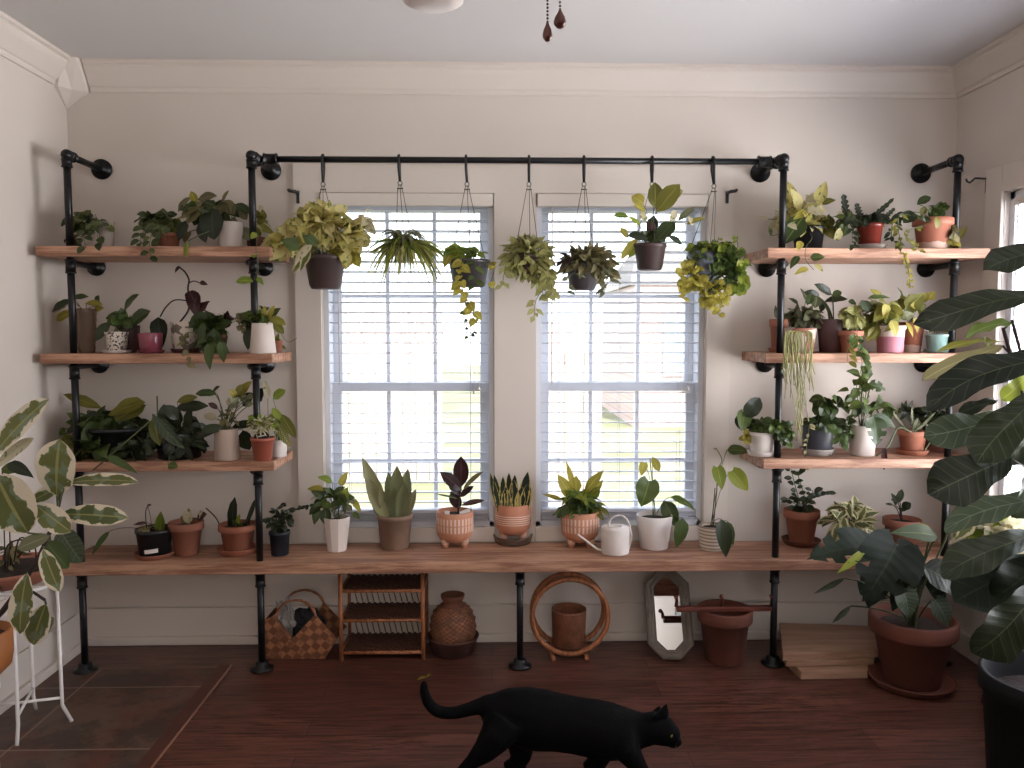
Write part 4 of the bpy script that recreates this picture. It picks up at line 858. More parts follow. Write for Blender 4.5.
# ============ bench, right part
plant('zz-like plant with leafy stems in a terracotta pot beside the inner right pole', 801, ('terra', 35, 23, 33, 'terra_br'), Z0, yz(801, 547, Z0, 12),
      [LF('V', [(799, 500), (795, 485), (791, 469)], 15, 8, 5, dy=0, flat=True, down=-.3), LF('V', [(808, 500), (818, 495), (826, 493)], 12, 10, 5, dy=-.02, flat=True, down=-.1), LF('V', [(803, 503), (811, 494), (812, 490)], 10, 8, 5, dy=.02, flat=True, down=-.3), LF('V', [(796, 505), (790, 500), (787, 498)], 10, 8, 5, dy=0, flat=True, down=0), LF('V', [(805, 500), (798, 475), (799, 476)], 5, 8, 6, dy=0, flat=True, down=-.3), ('C', 803, 506, 14, 5, 10, 9, 5)], 'dark', 'ell', saucer=(38, 'terra_dk', 5), sr=.0018)
plant('low bushy plant with cream-striped leaves on the right part of the bench', 848, ('plain', 30, 24, 22, 'white'), Z0, 3.06,
      [('C', 849, 522, 25, 14, 52, 19, 8), LF('C', 849, 510, 16, 7, 12, 17, 7), ('L', 848, 512, 850, 500, 6)], 'hoyacream', 'ell', name='hoya_plant')
plant('very dark small-leaved plant in a terracotta pot near the right end of the bench', 901, ('terra', 36, 26, 30, 'terra'), Z0, 3.13,
      [LF('L', 898, 503, 902, 489, 7, stem=True), LF('L', 896, 506, 891, 493, 6), LF('L', 899, 500, 891, 500, 6), LF('L', 902, 508, 911, 503, 9), LF('L', 893, 505, 885, 504, 3), LF('L', 901, 510, 908, 509, 6), LF('L', 896, 500, 898, 492, 6)], 'dark', 'ell', stem='stemb', sr=.002)
# ============ right stack, lowest board
plant('white ribbed ceramic pot crowded with small green leaves and two large dark ones', 762, ('ring3', 27, 21, 22, 'white'), Z3, yz(765, 457, Z3, 10),
      [LF('L', 745, 416, 760, 398, 17, m='dark', p='round', n=(0, -1, .1)), LF('L', 744, 413, 741, 431, 17, m='green', p='heart'), LF('L', 738, 415, 744, 430, 12, m='dark'), LF('C', 764, 426, 17, 6, 60, 8, 7, m='green', p='round'), LF('C', 774, 426, 9, 6, 26, 8, 7, m='green', p='round', dy=-.06, rd=.02), LF('C', 783, 432, 9, 10, 40, 8, 7, m='deep', p='round', dy=-.055, rd=.02), LF('C', 746, 437, 5, 5, 16, 6, 5, m='yellow', p='round'), LF('V', [(782, 425), (788, 436), (788, 444)], 10, 7, 7, dy=-.05, m='green', p='round')], 'green', 'round', saucer=(30, 'white', 5))
plant('dark charcoal pot in a glass saucer with crinkled dark round leaves', 817, ('plain', 32, 27, 28, 'charcoal'), Z3, yz(817, 457, Z3, 15),
      [LF('C', 829, 405, 17, 9, 18, 13, 11, p='round'), LF('C', 822, 424, 18, 6, 24, 10, 8), LF('V', [(810, 424), (808, 436), (806, 450), (803, 470)], 10, 5, 3, dy=-.09, m='straw'), LF('V', [(826, 424), (838, 432), (840, 446)], 20, 8, 7, dy=-.08)], 'deep', 'round', saucer=(34, 'glass', 7), sr=.0016)
plant('split-leaf climbing plant in a plain white cylinder pot on the lowest right board', 862, ('plain', 25, 23, 30, 'whitem'), Z3, yz(862, 457, Z3, 12),
      [LF('L', 873, 416, 876, 447, 24, m='deep', split=True, n=(.1, -1, .2), dy=-.1), LF('L', 872, 416, 896, 428, 14, m='blue', dy=-.08), LF('L', 868, 384, 886, 390, 13, m='deep', split=True), LF('L', 862, 402, 848, 410, 10), LF('L', 858, 388, 850, 400, 10), LF('L', 860, 375, 846, 371, 9), LF('L', 862, 373, 872, 366, 9), ('C', 858, 393, 14, 23, 15, 13, 9), LF('C', 880, 408, 14, 8, 9, 14, 9), LF('C', 846, 430, 6, 18, 24, 9, 7, m='deep'), LF('S', [(862, 425), (867, 400), (872, 380)], .6)], 'green', 'ovate', sr=.0016)
plant('spidery thin-armed plant in a terracotta pot on its saucer, lowest right board', 912, ('terra', 28, 20, 22, 'terra_br'), Z3, yz(912, 456, Z3, 11),
      [LF('B', 914, 433, 912, 406, 3, p='strap'), LF('B', 910, 433, 890, 408, 3, p='strap'), LF('S', [(911, 432), (898, 428), (888, 446), (876, 456)], .9, dy=-.09), LF('L', 884, 448, 884, 470, 6, m='burg', stem=False, dy=-.1), LF('S', [(914, 432), (925, 424), (932, 436), (924, 452)], .7, dy=-.05), LF('B', 916, 433, 936, 412, 3, p='strap'), LF('L', 914, 430, 918, 418, 6, m='grey')], 'grey', 'strap', saucer=(31, 'terra_br', 5), stem='stemg')
plant('dark bushy plant in a brown pot at the back, behind the spidery plant', 934, ('terra', 26, 20, 22, 'terra_dk'), Z3, 3.16,
      [LF('C', 930, 418, 17, 9, 34, 12, 7), ('C', 905, 412, 10, 5, 10, 14, 4)], 'dark', 'ell')
# ============ right stack, middle board
plant('small plain terracotta pot behind the inner right pole', 778, ('terra', 18, 13, 31, 'terra_br'), Z2, 3.14, [('L', 776, 318, 775, 305, 5)], 'deep', saucer=(20, 'terra_br', 4))
random.seed(3)
strands = []
for i in range(46):
    x = 784+rng.uniform(0, 30); x2 = x+rng.uniform(-6, 6)+ (x-799)*.1; ye = rng.uniform(362, 396) if i % 4 else rng.uniform(395, 442); x2 = x2 if ye < 400 else 799+rng.uniform(-6, 10)
    strands.append(('S', [(x*.6+799*.4, 331), (x, 338), ((x+x2)/2+rng.uniform(-3, 3), (345+ye)/2), (x2, ye)], rng.uniform(.25, .5), {'dy': -.115+rng.uniform(-.02, .0)}))
plant('string cactus whose straw-green strands hang far below the middle right board', 800, ('plain', 31, 25, 24, 'patt'), Z2, 3.06, strands, 'straw', 'strap', name='hanging_string_cactus', stem='stemy')
plant('grey-green leafy plant in a dark pot behind the string cactus', 800, ('plain', 24, 22, 20, 'charcoal'), Z2, 3.17,
      [('C', 800, 318, 19, 9, 40, 14, 9), LF('L', 798, 304, 788, 298, 5, m='deep'), LF('L', 806, 300, 800, 288, 6), LF('L', 818, 318, 824, 332, 9), LF('V', [(812, 312), (822, 316), (822, 326)], 6, 9, 7, dy=-.1), LF('L', 776, 312, 777, 304, 4)], 'grey', 'ovate')
plant('purple-brown pot with long-stalked dark leaves, middle right board', 831, ('plain', 29, 22, 33, 'purplebrown'), Z2, 3.08,
      [LF('L', 832, 295, 814, 284, 9, m='dark'), LF('L', 824, 302, 848, 299, 9, m='dark', n=(0, -.7, .7)), LF('L', 832, 296, 842, 292, 8, m='deep'), LF('L', 820, 298, 804, 292, 10, m='dark'), LF('L', 817, 296, 815, 308, 12, m='grey'), LF('L', 822, 300, 821, 312, 8, m='dark'), LF('L', 812, 294, 807, 305, 9, m='deep')], 'dark', 'ell', sr=.002)
plant('striped-leaf plant in a small terracotta pot trailing over the middle right board', 850, ('terra', 24, 16, 22, 'terra_br'), Z2, 3.02,
      [('C', 852, 318, 11, 9, 30, 14, 9), LF('L', 862, 300, 868, 312, 12, m='blue'), LF('L', 856, 303, 848, 302, 7, m='deep'), LF('V', [(857, 335), (858, 350), (862, 362), (860, 374)], 12, 11, 7, dy=-.09, m='green'), LF('V', [(849, 340), (847, 352), (848, 362)], 5, 10, 6, dy=-.08, m='olive'), LF('V', [(861, 340), (863, 355), (872, 372)], 6, 10, 7, dy=-.09, m='deep')], 'strpy', 'ell')
plant('olive and yellow leaved plant in a pink pot with a white top half', 890, ('nurse', 28, 24, 27, 'pinkhalf'), Z2, 3.02,
      [('C', 882, 312, 19, 11, 26, 17, 11), LF('L', 886, 303, 883, 318, 11, m='yellow', dy=-.07), LF('L', 891, 320, 896, 337, 11, m='yellow', dy=-.07), LF('L', 868, 298, 891, 298, 6, m='deep'), LF('L', 881, 297, 870, 289, 7, m='yellow'), LF('C', 873, 325, 10, 11, 12, 17, 9, m='olive'), LF('L', 898, 320, 884, 332, 9, m='olive')], 'olive', 'ovate')
plant('leafy plant in a clay pot with pale foot band on the middle right board', 911, ('terra', 25, 17, 30, 'terrafoot'), Z2, 3.11,
      [LF('L', 906, 310, 924, 293, 18, m='olive', dy=-.06), LF('L', 899, 318, 915, 314, 11, m='grey', dy=-.08), LF('L', 914, 318, 917, 333, 9, m='yellow', dy=-.08), LF('L', 910, 305, 921, 308, 7, m='yellow', dy=-.07), LF('L', 922, 302, 928, 292, 8, m='yellow'), LF('C', 908, 306, 15, 9, 14, 15, 10, m='olive'), LF('L', 903, 300, 897, 287, 4, m='deep'), LF('L', 906, 322, 913, 338, 6, m='yellow', dy=-.08), LF('L', 928, 300, 935, 291, 9, m='yellow')], 'olive', 'ovate')
plant('mint green glazed pot with matching saucer by the outer right pole', 937, ('nurse', 23, 18, 17, 'mint'), Z2, 3.05,
      [LF('L', 944, 318, 946, 334, 6, m='yellow'), LF('L', 930, 325, 929, 333, 5, m='deep'), LF('L', 937, 327, 944, 320, 3, m='deep')], 'olive', 'ell', saucer=(25, 'mint', 3))
# ============ right stack, top board
plant('marbled golden pothos with big pointed leaves, top right board', 808, ('nurse', 32, 26, 24, 'black'), Z1, 3.10,
      [LF('L', 791, 207, 786, 180, 17), LF('L', 797, 212, 781, 196, 15), LF('L', 817, 204, 826, 181, 13), LF('L', 820, 204, 836, 200, 9, m='olive'), LF('L', 823, 213, 803, 210, 15, m='pale', dy=-.08), LF('L', 806, 211, 793, 220, 8, m='yellow', dy=-.08), LF('L', 803, 217, 783, 245, 21, m='green', dy=-.06), LF('L', 788, 224, 797, 230, 9, m='pale', dy=-.1), LF('L', 779, 216, 768, 233, 7, m='pale'), LF('L', 775, 211, 783, 222, 6, m='pale'), LF('L', 768, 219, 758, 217, 4, m='pale'), LF('L', 800, 210, 790, 188, 13), LF('C', 800, 222, 24, 17, 34, 17, 11), LF('C', 825, 228, 12, 13, 16, 15, 9, m='olive'), LF('C', 812, 204, 9, 8, 9, 12, 8, m='pale'), LF('L', 771, 236, 768, 226, 6, m='green'),
       LF('V', [(812, 238), (806, 247), (806, 260), (814, 270)], 0, 9, 5, dy=-.15), LF('L', 799, 256, 790, 269, 8, m='green', stem=False, dy=-.15), LF('L', 808, 268, 794, 275, 7, m='yellow', stem=False, dy=-.15), LF('L', 810, 258, 825, 257, 9, m='green', stem=False, dy=-.15), LF('L', 815, 264, 823, 272, 6, m='gold', stem=False, dy=-.15), LF('L', 801, 241, 797, 251, 8, m='yellow', dy=-.15, stem=False)], 'gold', 'ovate', name='pothos_plant')
plant('dark zigzag-leaved cactus in a glossy red pot on a clear saucer', 869, ('nurse', 26, 20, 24, 'redglaze'), Z1, 3.06,
      [LF('B', 848, 222, 843, 194, 10, p='zig'), LF('V', [(849, 216), (852, 228), (852, 247)], 20, 8, 5, dy=-.1), LF('B', 868, 223, 894, 198, 6, p='zig'), LF('B', 866, 222, 890, 202, 6, p='zig'), LF('B', 862, 222, 856, 203, 9, p='zig'), LF('B', 872, 222, 900, 221, 7, p='zig'), LF('L', 842, 218, 838, 212, 7, m='pale'), LF('C', 868, 219, 19, 5, 26, 12, 5), LF('C', 845, 222, 11, 11, 16, 11, 6, m='green'), LF('L', 836, 240, 840, 228, 9, m='gold'), LF('L', 858, 240, 856, 230, 8, m='pale'), LF('B', 880, 222, 895, 208, 6, p='zig')], 'dark', 'strap', saucer=(34, 'glass', 5))
plant('terracotta pot with a pale salt band, plants trailing over both its sides', 932, ('terra', 38, 27, 31, 'terrafoot'), Z1, 3.05,
      [LF('L', 917, 204, 931, 197, 9, m='deep'), LF('L', 914, 212, 903, 223, 14, m='dark', dy=-.08), LF('L', 921, 216, 925, 206, 7, m='olive'), LF('C', 938, 211, 11, 6, 22, 9, 6, m='green'), LF('L', 936, 216, 937, 229, 8, m='olive', dy=-.09), LF('C', 953, 232, 7, 8, 10, 12, 6, m='dusk', dy=-.04), LF('L', 958, 240, 967, 226, 5, m='olive'), LF('C', 952, 245, 7, 4, 7, 9, 5, m='yellow', dy=-.05),
       LF('V', [(913, 213), (901, 213), (893, 222), (892, 238), (900, 246)], 30, 9, 4, dy=-.1, m='dark'), LF('V', [(903, 214), (898, 228), (903, 248)], 16, 8, 4, dy=-.12, m='olive'), LF('V', [(905, 232), (914, 244), (921, 252)], 12, 6, 5, dy=-.14, m='olive'), LF('V', [(903, 252), (906, 262), (909, 274), (910, 288)], 22, 4, 4, dy=-.16, m='yellow', root=False)], 'deep', 'ell', sr=.0016)
# ------------------------------------------------------------ hanging planters
HY = RYr
def hanging(label, px, knot, pot, potxy, items, mat, prof='ovate', strap_px=None, tilt=0, n=3):
    """strap hooked over the rail, a knot ring, cords down to the rim, pot, soil, foliage"""
    X = W(px, 160, HY).x; top = Vector((X, HY, ztop_pipe+PR+.003))
    t = thing('hanging_planter', top, label, 'hanging plant', 'hanging planters on the rail')
    kx, ky = knot; K = W(kx, ky, HY)
    mb = MB(); pts = [Vector((X, HY-PR-.004, ztop_pipe-.03)), Vector((X, HY-PR-.005, ztop_pipe))]
    for q in range(5):
        a = pi-pi*q/4; pts.append(Vector((X, HY+cos(a)*(PR+.004), ztop_pipe+sin(a)*(PR+.004))))
    pts += [Vector((X, HY+PR+.004, ztop_pipe-.03)), K+Vector((0, .003, 0))]
    mb.tube([K+Vector((0, -.003, 0))]+pts, .005, 8); obj('strap', mb, M['black_strap'], t)
    mb = MB(); ring = [K+Vector((cos(2*pi*q/12)*.008, 0, -.008+sin(2*pi*q/12)*.008)) for q in range(13)]; mb.tube(ring, .0018, 6); mb.box(tuple(K+Vector((-.011, -.002, -.030))), tuple(K+Vector((.011, .002, -.026)))); obj('ring', mb, M['cord'], t)
    cx, ty, by, tw, bw = potxy; c = W(cx, ty, HY); s = scl(c); zt = c.z; zb = W(cx, by, HY).z; h = (zt-zb)*.97
    base = Vector((c.x, HY, zt-h)); R = tw*s/2
    C = make_pot(t, base, 'hang', R, bw*s/2, h, M[pot])
    mb = MB()
    for q in range(n):
        a = 2*pi*q/n+.35+pi/2+.8; e = Vector((c.x+cos(a)*R*.98, HY+sin(a)*R*.98, zt-.004)); mb.tube([K+Vector((cos(a)*.006, sin(a)*.002, -.014)), K+Vector((cos(a)*.010, sin(a)*.006, -.03)), e], .0013, 5)
    obj('cord', mb, M['cord'], t)
    foliage(t, C, HY-.01, items, mat, prof); return t
hanging('largest hanging pothos, yellow leaves over a dark brown pot, left of the windows', 323, (323, 182), 'hangbrown', (325, 256, 290, 41, 30),
  [('C', 318, 228, 27, 19, 80, 19, 14), LF('C', 291, 246, 22, 15, 36, 18, 13), ('C', 350, 236, 19, 19, 38, 17, 12), LF('C', 345, 254, 18, 8, 16, 15, 12, m='yellow'), LF('L', 300, 248, 281, 240, 14, m='deep', dy=-.1), LF('L', 316, 245, 302, 235, 12, m='deep', dy=-.1), LF('L', 312, 245, 294, 266, 13, m='pale', dy=-.14), LF('L', 306, 258, 292, 275, 11, m='hoyacream', dy=-.1), LF('L', 310, 250, 300, 272, 9, m='hoyacream', dy=-.12), LF('C', 325, 215, 20, 8, 14, 15, 10, m='gold', droop=-.3), LF('C', 365, 222, 8, 10, 6, 14, 9, m='pale'), LF('L', 345, 252, 348, 268, 12, m='gold', dy=-.1), LF('L', 287, 232, 274, 228, 11, m='pale')], 'gold')
hanging('hanging spider-like cactus with thin drooping green arms', 399, (400, 181), 'whitem', (405, 249, 263, 22, 16),
  [('R', 404, 250, 46, 14, 40, 80, 3.6), LF('R', 404, 248, 26, 14, 14, 46, 3.2, m='green'), LF('R', 404, 250, 52, 12, 34, 26, 3.2, m='olive'), LF('R', 404, 247, 30, 18, 2, 34, 3, m='grey'), LF('R', 404, 250, 46, 11, 42, 36, 3.6, m='gold')], 'lime', 'strap')
hanging('hanging dark grey pot with a few yellow heart leaves and one long trailing vine', 466, (467, 182), 'darkgrey', (469, 260, 288, 41, 31),
  [('C', 455, 253, 11, 7, 20, 11, 9), LF('L', 450, 255, 444, 268, 10, m='yellow'), LF('C', 475, 254, 12, 5, 12, 9, 7, m='lime'), LF('V', [(462, 262), (461, 275), (462, 288), (470, 305), (477, 320)], 16, 12, 9, dy=-.09, m='yellow'), LF('V', [(475, 262), (474, 276), (476, 285)], 7, 10, 6, dy=-.09, m='green'), LF('V', [(490, 262), (494, 270), (489, 288)], 3, 9, 8, dy=-.07, m='yellow'), LF('V', [(466, 300), (464, 320), (468, 336), (475, 330)], 7, 5, 4, dy=-.09, m='green', root=False), LF('L', 490, 268, 497, 262, 8, m='yellow')], 'lime', 'heart')
hanging('hanging pot hidden by dense cream-striped pointed leaves, over the post between the windows', 529, (529, 182), 'hangbrown', (528, 255, 276, 30, 24),
  [('C', 528, 258, 27, 22, 190, 12, 5.5), LF('C', 543, 275, 14, 14, 60, 11, 5), LF('V', [(545, 270), (546, 285), (536, 300), (534, 318)], 22, 10, 5, dy=-.07), LF('V', [(546, 270), (552, 290), (548, 296)], 14, 11, 7, dy=-.07), LF('V', [(508, 262), (504, 275), (502, 286)], 12, 10, 6, dy=-.05), LF('C', 526, 246, 18, 8, 36, 11, 5, m='dusk', droop=-.2)], 'strpy', 'lance')
hanging('hanging dark pot of dusky grey-green pointed leaves, left of centre of the right window', 584, (584, 182), 'darkgrey', (583, 264, 291, 34, 25),
  [('C', 588, 264, 28, 15, 170, 13, 5), LF('C', 604, 274, 14, 13, 40, 12, 5), LF('C', 575, 262, 16, 12, 40, 11, 4, m='burg'), LF('V', [(606, 268), (608, 280), (604, 292)], 10, 12, 5, dy=-.06, m='grey'), LF('V', [(571, 275), (567, 285), (565, 292)], 6, 11, 5, dy=-.06, m='grey'), LF('C', 588, 250, 20, 5, 26, 12, 4, droop=-.8)], 'dusk', 'lance')
hanging('hanging brown pot of upright broad leaves, above the right window', 652, (652, 182), 'hangbrown', (650, 244, 271, 32, 24),
  [LF('L', 657, 212, 680, 184, 20, m='olive', dy=-.05), LF('L', 655, 208, 655, 182, 16, m='olive'), LF('L', 660, 202, 683, 190, 16, m='strpy'), LF('L', 643, 204, 632, 196, 14, m='yellow', p='round'), LF('L', 645, 212, 634, 205, 10, m='yellow', p='round'), LF('L', 629, 217, 613, 216, 9, m='lime'), LF('L', 641, 226, 628, 217, 6, m='lime'), LF('L', 649, 240, 627, 236, 14, m='dark', dy=-.06), LF('L', 658, 240, 675, 222, 18, m='deep', dy=-.06), LF('L', 651, 235, 654, 215, 12, m='dark'), LF('L', 655, 238, 648, 220, 10, m='burg'), LF('L', 678, 221, 695, 207, 8, m='grey'), LF('L', 686, 225, 706, 218, 7, m='yellow'), LF('L', 638, 238, 621, 260, 9, m='yellow'), LF('L', 640, 246, 628, 258, 7, m='lime'), LF('L', 628, 238, 620, 228, 8, m='yellow'), LF('L', 668, 236, 682, 245, 8, m='blue'), LF('L', 646, 222, 640, 212, 8, m='pale'), LF('L', 676, 210, 670, 222, 8, m='pale'), LF('C', 652, 236, 14, 6, 14, 13, 9, m='deep'), LF('L', 688, 216, 693, 226, 6, m='pale')], 'green', 'ell')
hanging('hanging plant of small round green and yellow leaves at the right end of the rail', 713, (714, 184), 'greyblue', (704, 252, 287, 32, 24),
  [('C', 714, 257, 30, 15, 150, 8.5, 7), LF('C', 720, 275, 22, 18, 100, 8, 7, m='deep'), LF('C', 692, 278, 12, 16, 36, 8, 8, m='yellow', dy=-.03), LF('C', 712, 295, 16, 13, 44, 7, 7, m='yellow', dy=-.03), LF('C', 738, 276, 9, 20, 46, 8, 8, m='lime'), LF('V', [(725, 280), (722, 300), (718, 315)], 14, 7, 7, dy=-.06, m='yellow'), LF('V', [(686, 262), (680, 280), (683, 300)], 12, 7, 7, dy=-.05, m='yellow'), LF('V', [(735, 250), (737, 240), (738, 236)], 4, 5, 4, dy=0, m='lime'), LF('V', [(722, 250), (718, 242), (719, 237)], 4, 6, 4, dy=0, m='lime'), LF('C', 716, 250, 28, 9, 40, 8, 6, m='lime')], 'green', 'round')

# ------------------------------------------------------------ watering can
Yw = yz(615, 556, Z0, 13); b0 = atz(615, Yw, Z0+.0005); s = scl(b0)
t = thing('watering_can', b0, 'small white watering can with thin arched handle and spout', 'watering can')
mb = MB(); R = 14.2*s; hh = 26*s
mb.lathe(b0, [(R*.97, 0), (R, .003), (R*.98, hh*.93), (R*.95, hh), (R*.55, hh*1.02), (R*.5, hh*1.03), (R*.45, hh*.99), (R*.4, hh*.8)], 32); obj('body', mb, M['white'], t)
mb = MB(); mb.lathe(b0+Vector((0, 0, hh*.81)), [(.0001, 0), (R*.41, .0)], 20); obj('mouth_shade', mb, M['soil'], t)  # dark disc closing the mouth, its colour stands for the shaded inside
mb = MB(); hp = []
for q in range(13):
    a = radians(172-172*q/12); hp.append(W(619+11*cos(a), 529-14*sin(a), Yw))
hp.append(W(632, 536, Yw)); hp.append(W(629, 549, Yw)); mb.tube(hp, .0035, 8); obj('handle', mb, M['white'], t)
mb = MB(); mb.tube([W(604, 551, Yw), W(597, 549, Yw-.01), W(578, 534.5, Yw-.02)], [.005, .0045, .0035], 10, cap=False); obj('spout', mb, M['white'], t)

# ------------------------------------------------------------ under the bench
def weave_mat(name, a, b2, sx, sz, diag=False, rough=.7):
    m, nt, b = new_mat(name); tc = N(nt, 'ShaderNodeTexCoord'); mp = N(nt, 'ShaderNodeMapping'); ck = N(nt, 'ShaderNodeTexChecker'); ck.inputs['Scale'].default_value = 1
    nt.links.new(tc.outputs['UV'], mp.inputs[0]); nt.links.new(mp.outputs[0], ck.inputs[0]); mp.inputs['Scale'].default_value = (sx, sz, 1)
    if diag: mp.inputs['Rotation'].default_value = (0, 0, radians(40))
    ck.inputs[1].default_value = (*lin(a), 1); ck.inputs[2].default_value = (*lin(b2), 1)
    n1 = noise_tex(nt, 28, 2); c = mixc(nt, math_(nt, 'MULTIPLY', ramp(nt, n1, .45, .62), .75), ck.outputs[0], tuple(x*.42 for x in lin(a)))
    nt.links.new(c, b.inputs['Base Color']); b.inputs['Roughness'].default_value = rough; bump(nt, b, ck.outputs[1], .6, .004); return m
# birch basket with two peaks per long side and two handles
t = thing('woven_basket', Wz(297, 660, 0), 'chequered woven basket with twisted handles standing under the bench', 'basket')
Yb0, Yb1 = yz(297, 660, 0)+.005, yz(297, 660, 0)+.15
def bpt(px, py, Y): return W(px, py, Y)
zz0 = .002
topf = [(266, 618), (276, 614), (286, 627), (294, 637), (303, 627), (316, 613), (326, 624), (338, 637)]
botf = [266, 276, 286, 294, 303, 312, 319, 325]
vs = []; uv = []; fs = []; n = len(topf); rows = 6
for side, (Yt, dx, dyy) in enumerate(((Yb0, 0, 0), (Yb1, 8, -9))):
    for i in range(n):
        tp = W(topf[i][0]+dx, topf[i][1]+dyy, Yt); bt = atz(botf[i]+dx*.3, Yt, zz0)
        for r_ in range(rows+1):
            f = r_/rows; p = bt.lerp(tp, f)+Vector((0, (-.018 if side == 0 else .018)*sin(pi*f*.6), 0)); vs.append(p); uv.append((p.x*1, p.z*1))
for side in (0, 1):
    o_ = side*n*(rows+1)
    for i in range(n-1):
        for r_ in range(rows):
            a = o_+i*(rows+1)+r_; q = (a, a+rows+1, a+rows+2, a+1); fs.append(q if side == 0 else q[::-1])
for i in (0, n-1):
    for r_ in range(rows):
        a = i*(rows+1)+r_; b_ = n*(rows+1)+a; q = (a, a+1, b_+1, b_); fs.append(q if i == 0 else q[::-1])
for i in range(n-1):
    a = i*(rows+1); b_ = n*(rows+1)+a; fs.append((a, b_, b_+rows+1, a+rows+1))
mb = MB(); mb.add(vs, fs, uv, sm=False)
o = obj('basket_body', mb, weave_mat('birch_weave', '#a06a48', '#6d4027', 36, 36, True), t); sm = o.modifiers.new('thick', 'SOLIDIFY'); sm.thickness = .004
for (x0, x1, yt, Yh, dx) in ((276, 316, 600, Yb0-.006, 0), (285, 324, 590, Yb1+.006, 0)):
    hp = [W(x0+(x1-x0)*.5-(x1-x0)*.5*cos(pi*q/12), (619 if Yh < Yb1 else 606)-((619 if Yh < Yb1 else 606)-yt)*sin(pi*q/12), Yh) for q in range(13)]
    mb = MB()
    for ph in (0, pi):
        mb.tube([p+Vector((cos(k*1.6+ph)*.003, sin(k*1.6+ph)*.003, 0)) for k, p in enumerate(hp)], .004, 6)
    obj('handle', mb, M['rattan'], t)
def crumple(name, c, r, mat, label, cat, sc=(1, 1, 1), amp=.35, seed=1):
    mb = MB(); n = 22; vs = []; c = Vector(c)
    for i in range(n+1):
        th = pi*i/n
        for k in range(n*2):
            q = pi*k/n; d = Vector((sin(th)*cos(q), sin(th)*sin(q), cos(th))); f = 1+amp*noise.noise(d*2.6+Vector((seed, 0, 0)))+amp*.4*noise.noise(d*7+Vector((seed, 3, 0)))
            vs.append(c+Vector((d.x*r*sc[0]*f, d.y*r*sc[1]*f, d.z*r*sc[2]*f)))
    fs = [(i*2*n+k, i*2*n+(k+1) % (2*n), (i+1)*2*n+(k+1) % (2*n), (i+1)*2*n+k) for i in range(n) for k in range(2*n)]
    mb.add(vs, fs, sm=False); o = obj(name, mb, mat, origin=c); tag(o, label, cat)
crumple('plastic_bag', W(284, 622, Yb0+.06), .052, simple('bag_plastic', '#8b8580', .35), 'crumpled pale plastic bag stuffed in the left of the woven basket', 'bag', (.75, .75, 1.5), .5)
crumple('dark_cloth', W(306, 622, Yb0+.085), .055, simple('dark_fabric', '#1e1d20', .9), 'dark crumpled cloth in the woven basket', 'cloth', (1.2, .6, 1.0), .4, 4)
# rattan three-tier shelf
t = thing('rattan_shelf', Wz(382, 655, 0), 'three-tier open rattan shelf under the bench', 'shelf rack')
ya, yb = yz(382, 661, 0)+.006, yz(382, 661, 0)+.20
xa, xb = atz(341, ya, .1).x, atz(423, ya, .1).x
zt = W(382, 574, ya).z
zs3 = [W(382, y, ya).z for y in (652.5, 620.5, 591)]
for x in (xa, xb):
    for y in (ya, yb):
        mb = MB(); mb.tube([(x, y, .001), (x, y, zt)], .0085, 10); obj('post', mb, M['rattan'], t)
    for z in zs3+[zt-.004]:
        mb = MB(); mb.tube([(x, ya, z), (x, yb, z)], .006, 8); obj('side_rail', mb, M['rattan'], t)
wm = weave_mat('rattan_weave', '#6f4129', '#4a281a', 60, 60, True)
for z in zs3:
    mb = MB(); mb.tube([(xa, ya, z), (xb, ya, z)], .007, 8); mb.tube([(xa, yb, z), (xb, yb, z)], .006, 8); obj('cross_rail', mb, M['rattan'], t)
    mb = MB(); m_ = 14
    for i in range(m_):
        for j in range(26):                                   # basket-weave tray surface with relief
            x0 = xa+.008+(xb-xa-.016)*j/26; x1 = xa+.008+(xb-xa-.016)*(j+1)/26; y0 = ya+.006+(yb-ya-.012)*i/m_; y1 = ya+.006+(yb-ya-.012)*(i+1)/m_
            h0 = z+.003+(.006 if (i+j) % 2 else 0)+rng.uniform(0, .002); mb.box((x0, y0, z-.003), (x1-.001, y1-.001, h0))
    obj('woven_tray', mb, wm, t)
for a_, b_ in ((zs3[0]+.012, zs3[1]-.010), (zs3[1]+.012, zs3[2]-.010)):
    mb = MB(); k = 13
    for i in range(k):
        x0 = xa+.01+(xb-xa-.02)*i/k; x1 = xa+.01+(xb-xa-.02)*(i+1)/k
        mb.tube([(x0, yb, a_), (x1, yb, b_)], .0028, 5); mb.tube([(x1, yb-.006, a_), (x0, yb-.006, b_)], .0028, 5)
    obj('lattice_back', mb, M['rattan'], t)
# woven jar standing in a low basket
Yj = yz(453, 660, 0, 20); bj = atz(453, Yj, .001); s = scl(bj)
t = thing('low_basket', bj, 'low round dark basket under the woven jar', 'basket'); mb = MB()
mb.lathe(bj, [(0, 0), (18*s, 0), (20*s, .004), (25*s, 15*s), (26*s, 17*s), (24*s, 17*s), (19.5*s, .008), (0, .007)], 36); obj('basket_wall', mb, weave_mat('dark_weave', '#4d2c22', '#371d18', 60, 12), t)
mb = MB(); mb.tube([bj+Vector((cos(2*pi*q/24)*25*s, sin(2*pi*q/24)*25*s, 17*s)) for q in range(25)], .005, 8); obj('rim', mb, simple('dark_rim', '#4a2b22', .7), t)
t = thing('woven_jar', bj+Vector((0, 0, .009)), 'round woven rush jar with a smooth neck standing in the low basket', 'jar')
mb = MB(); PR2 = [(14, 0), (18, 4), (21.5, 13), (22.5, 22), (21.5, 32), (18, 40), (13, 45)]; rows = 26; nn = 44; vs = []; uv = []
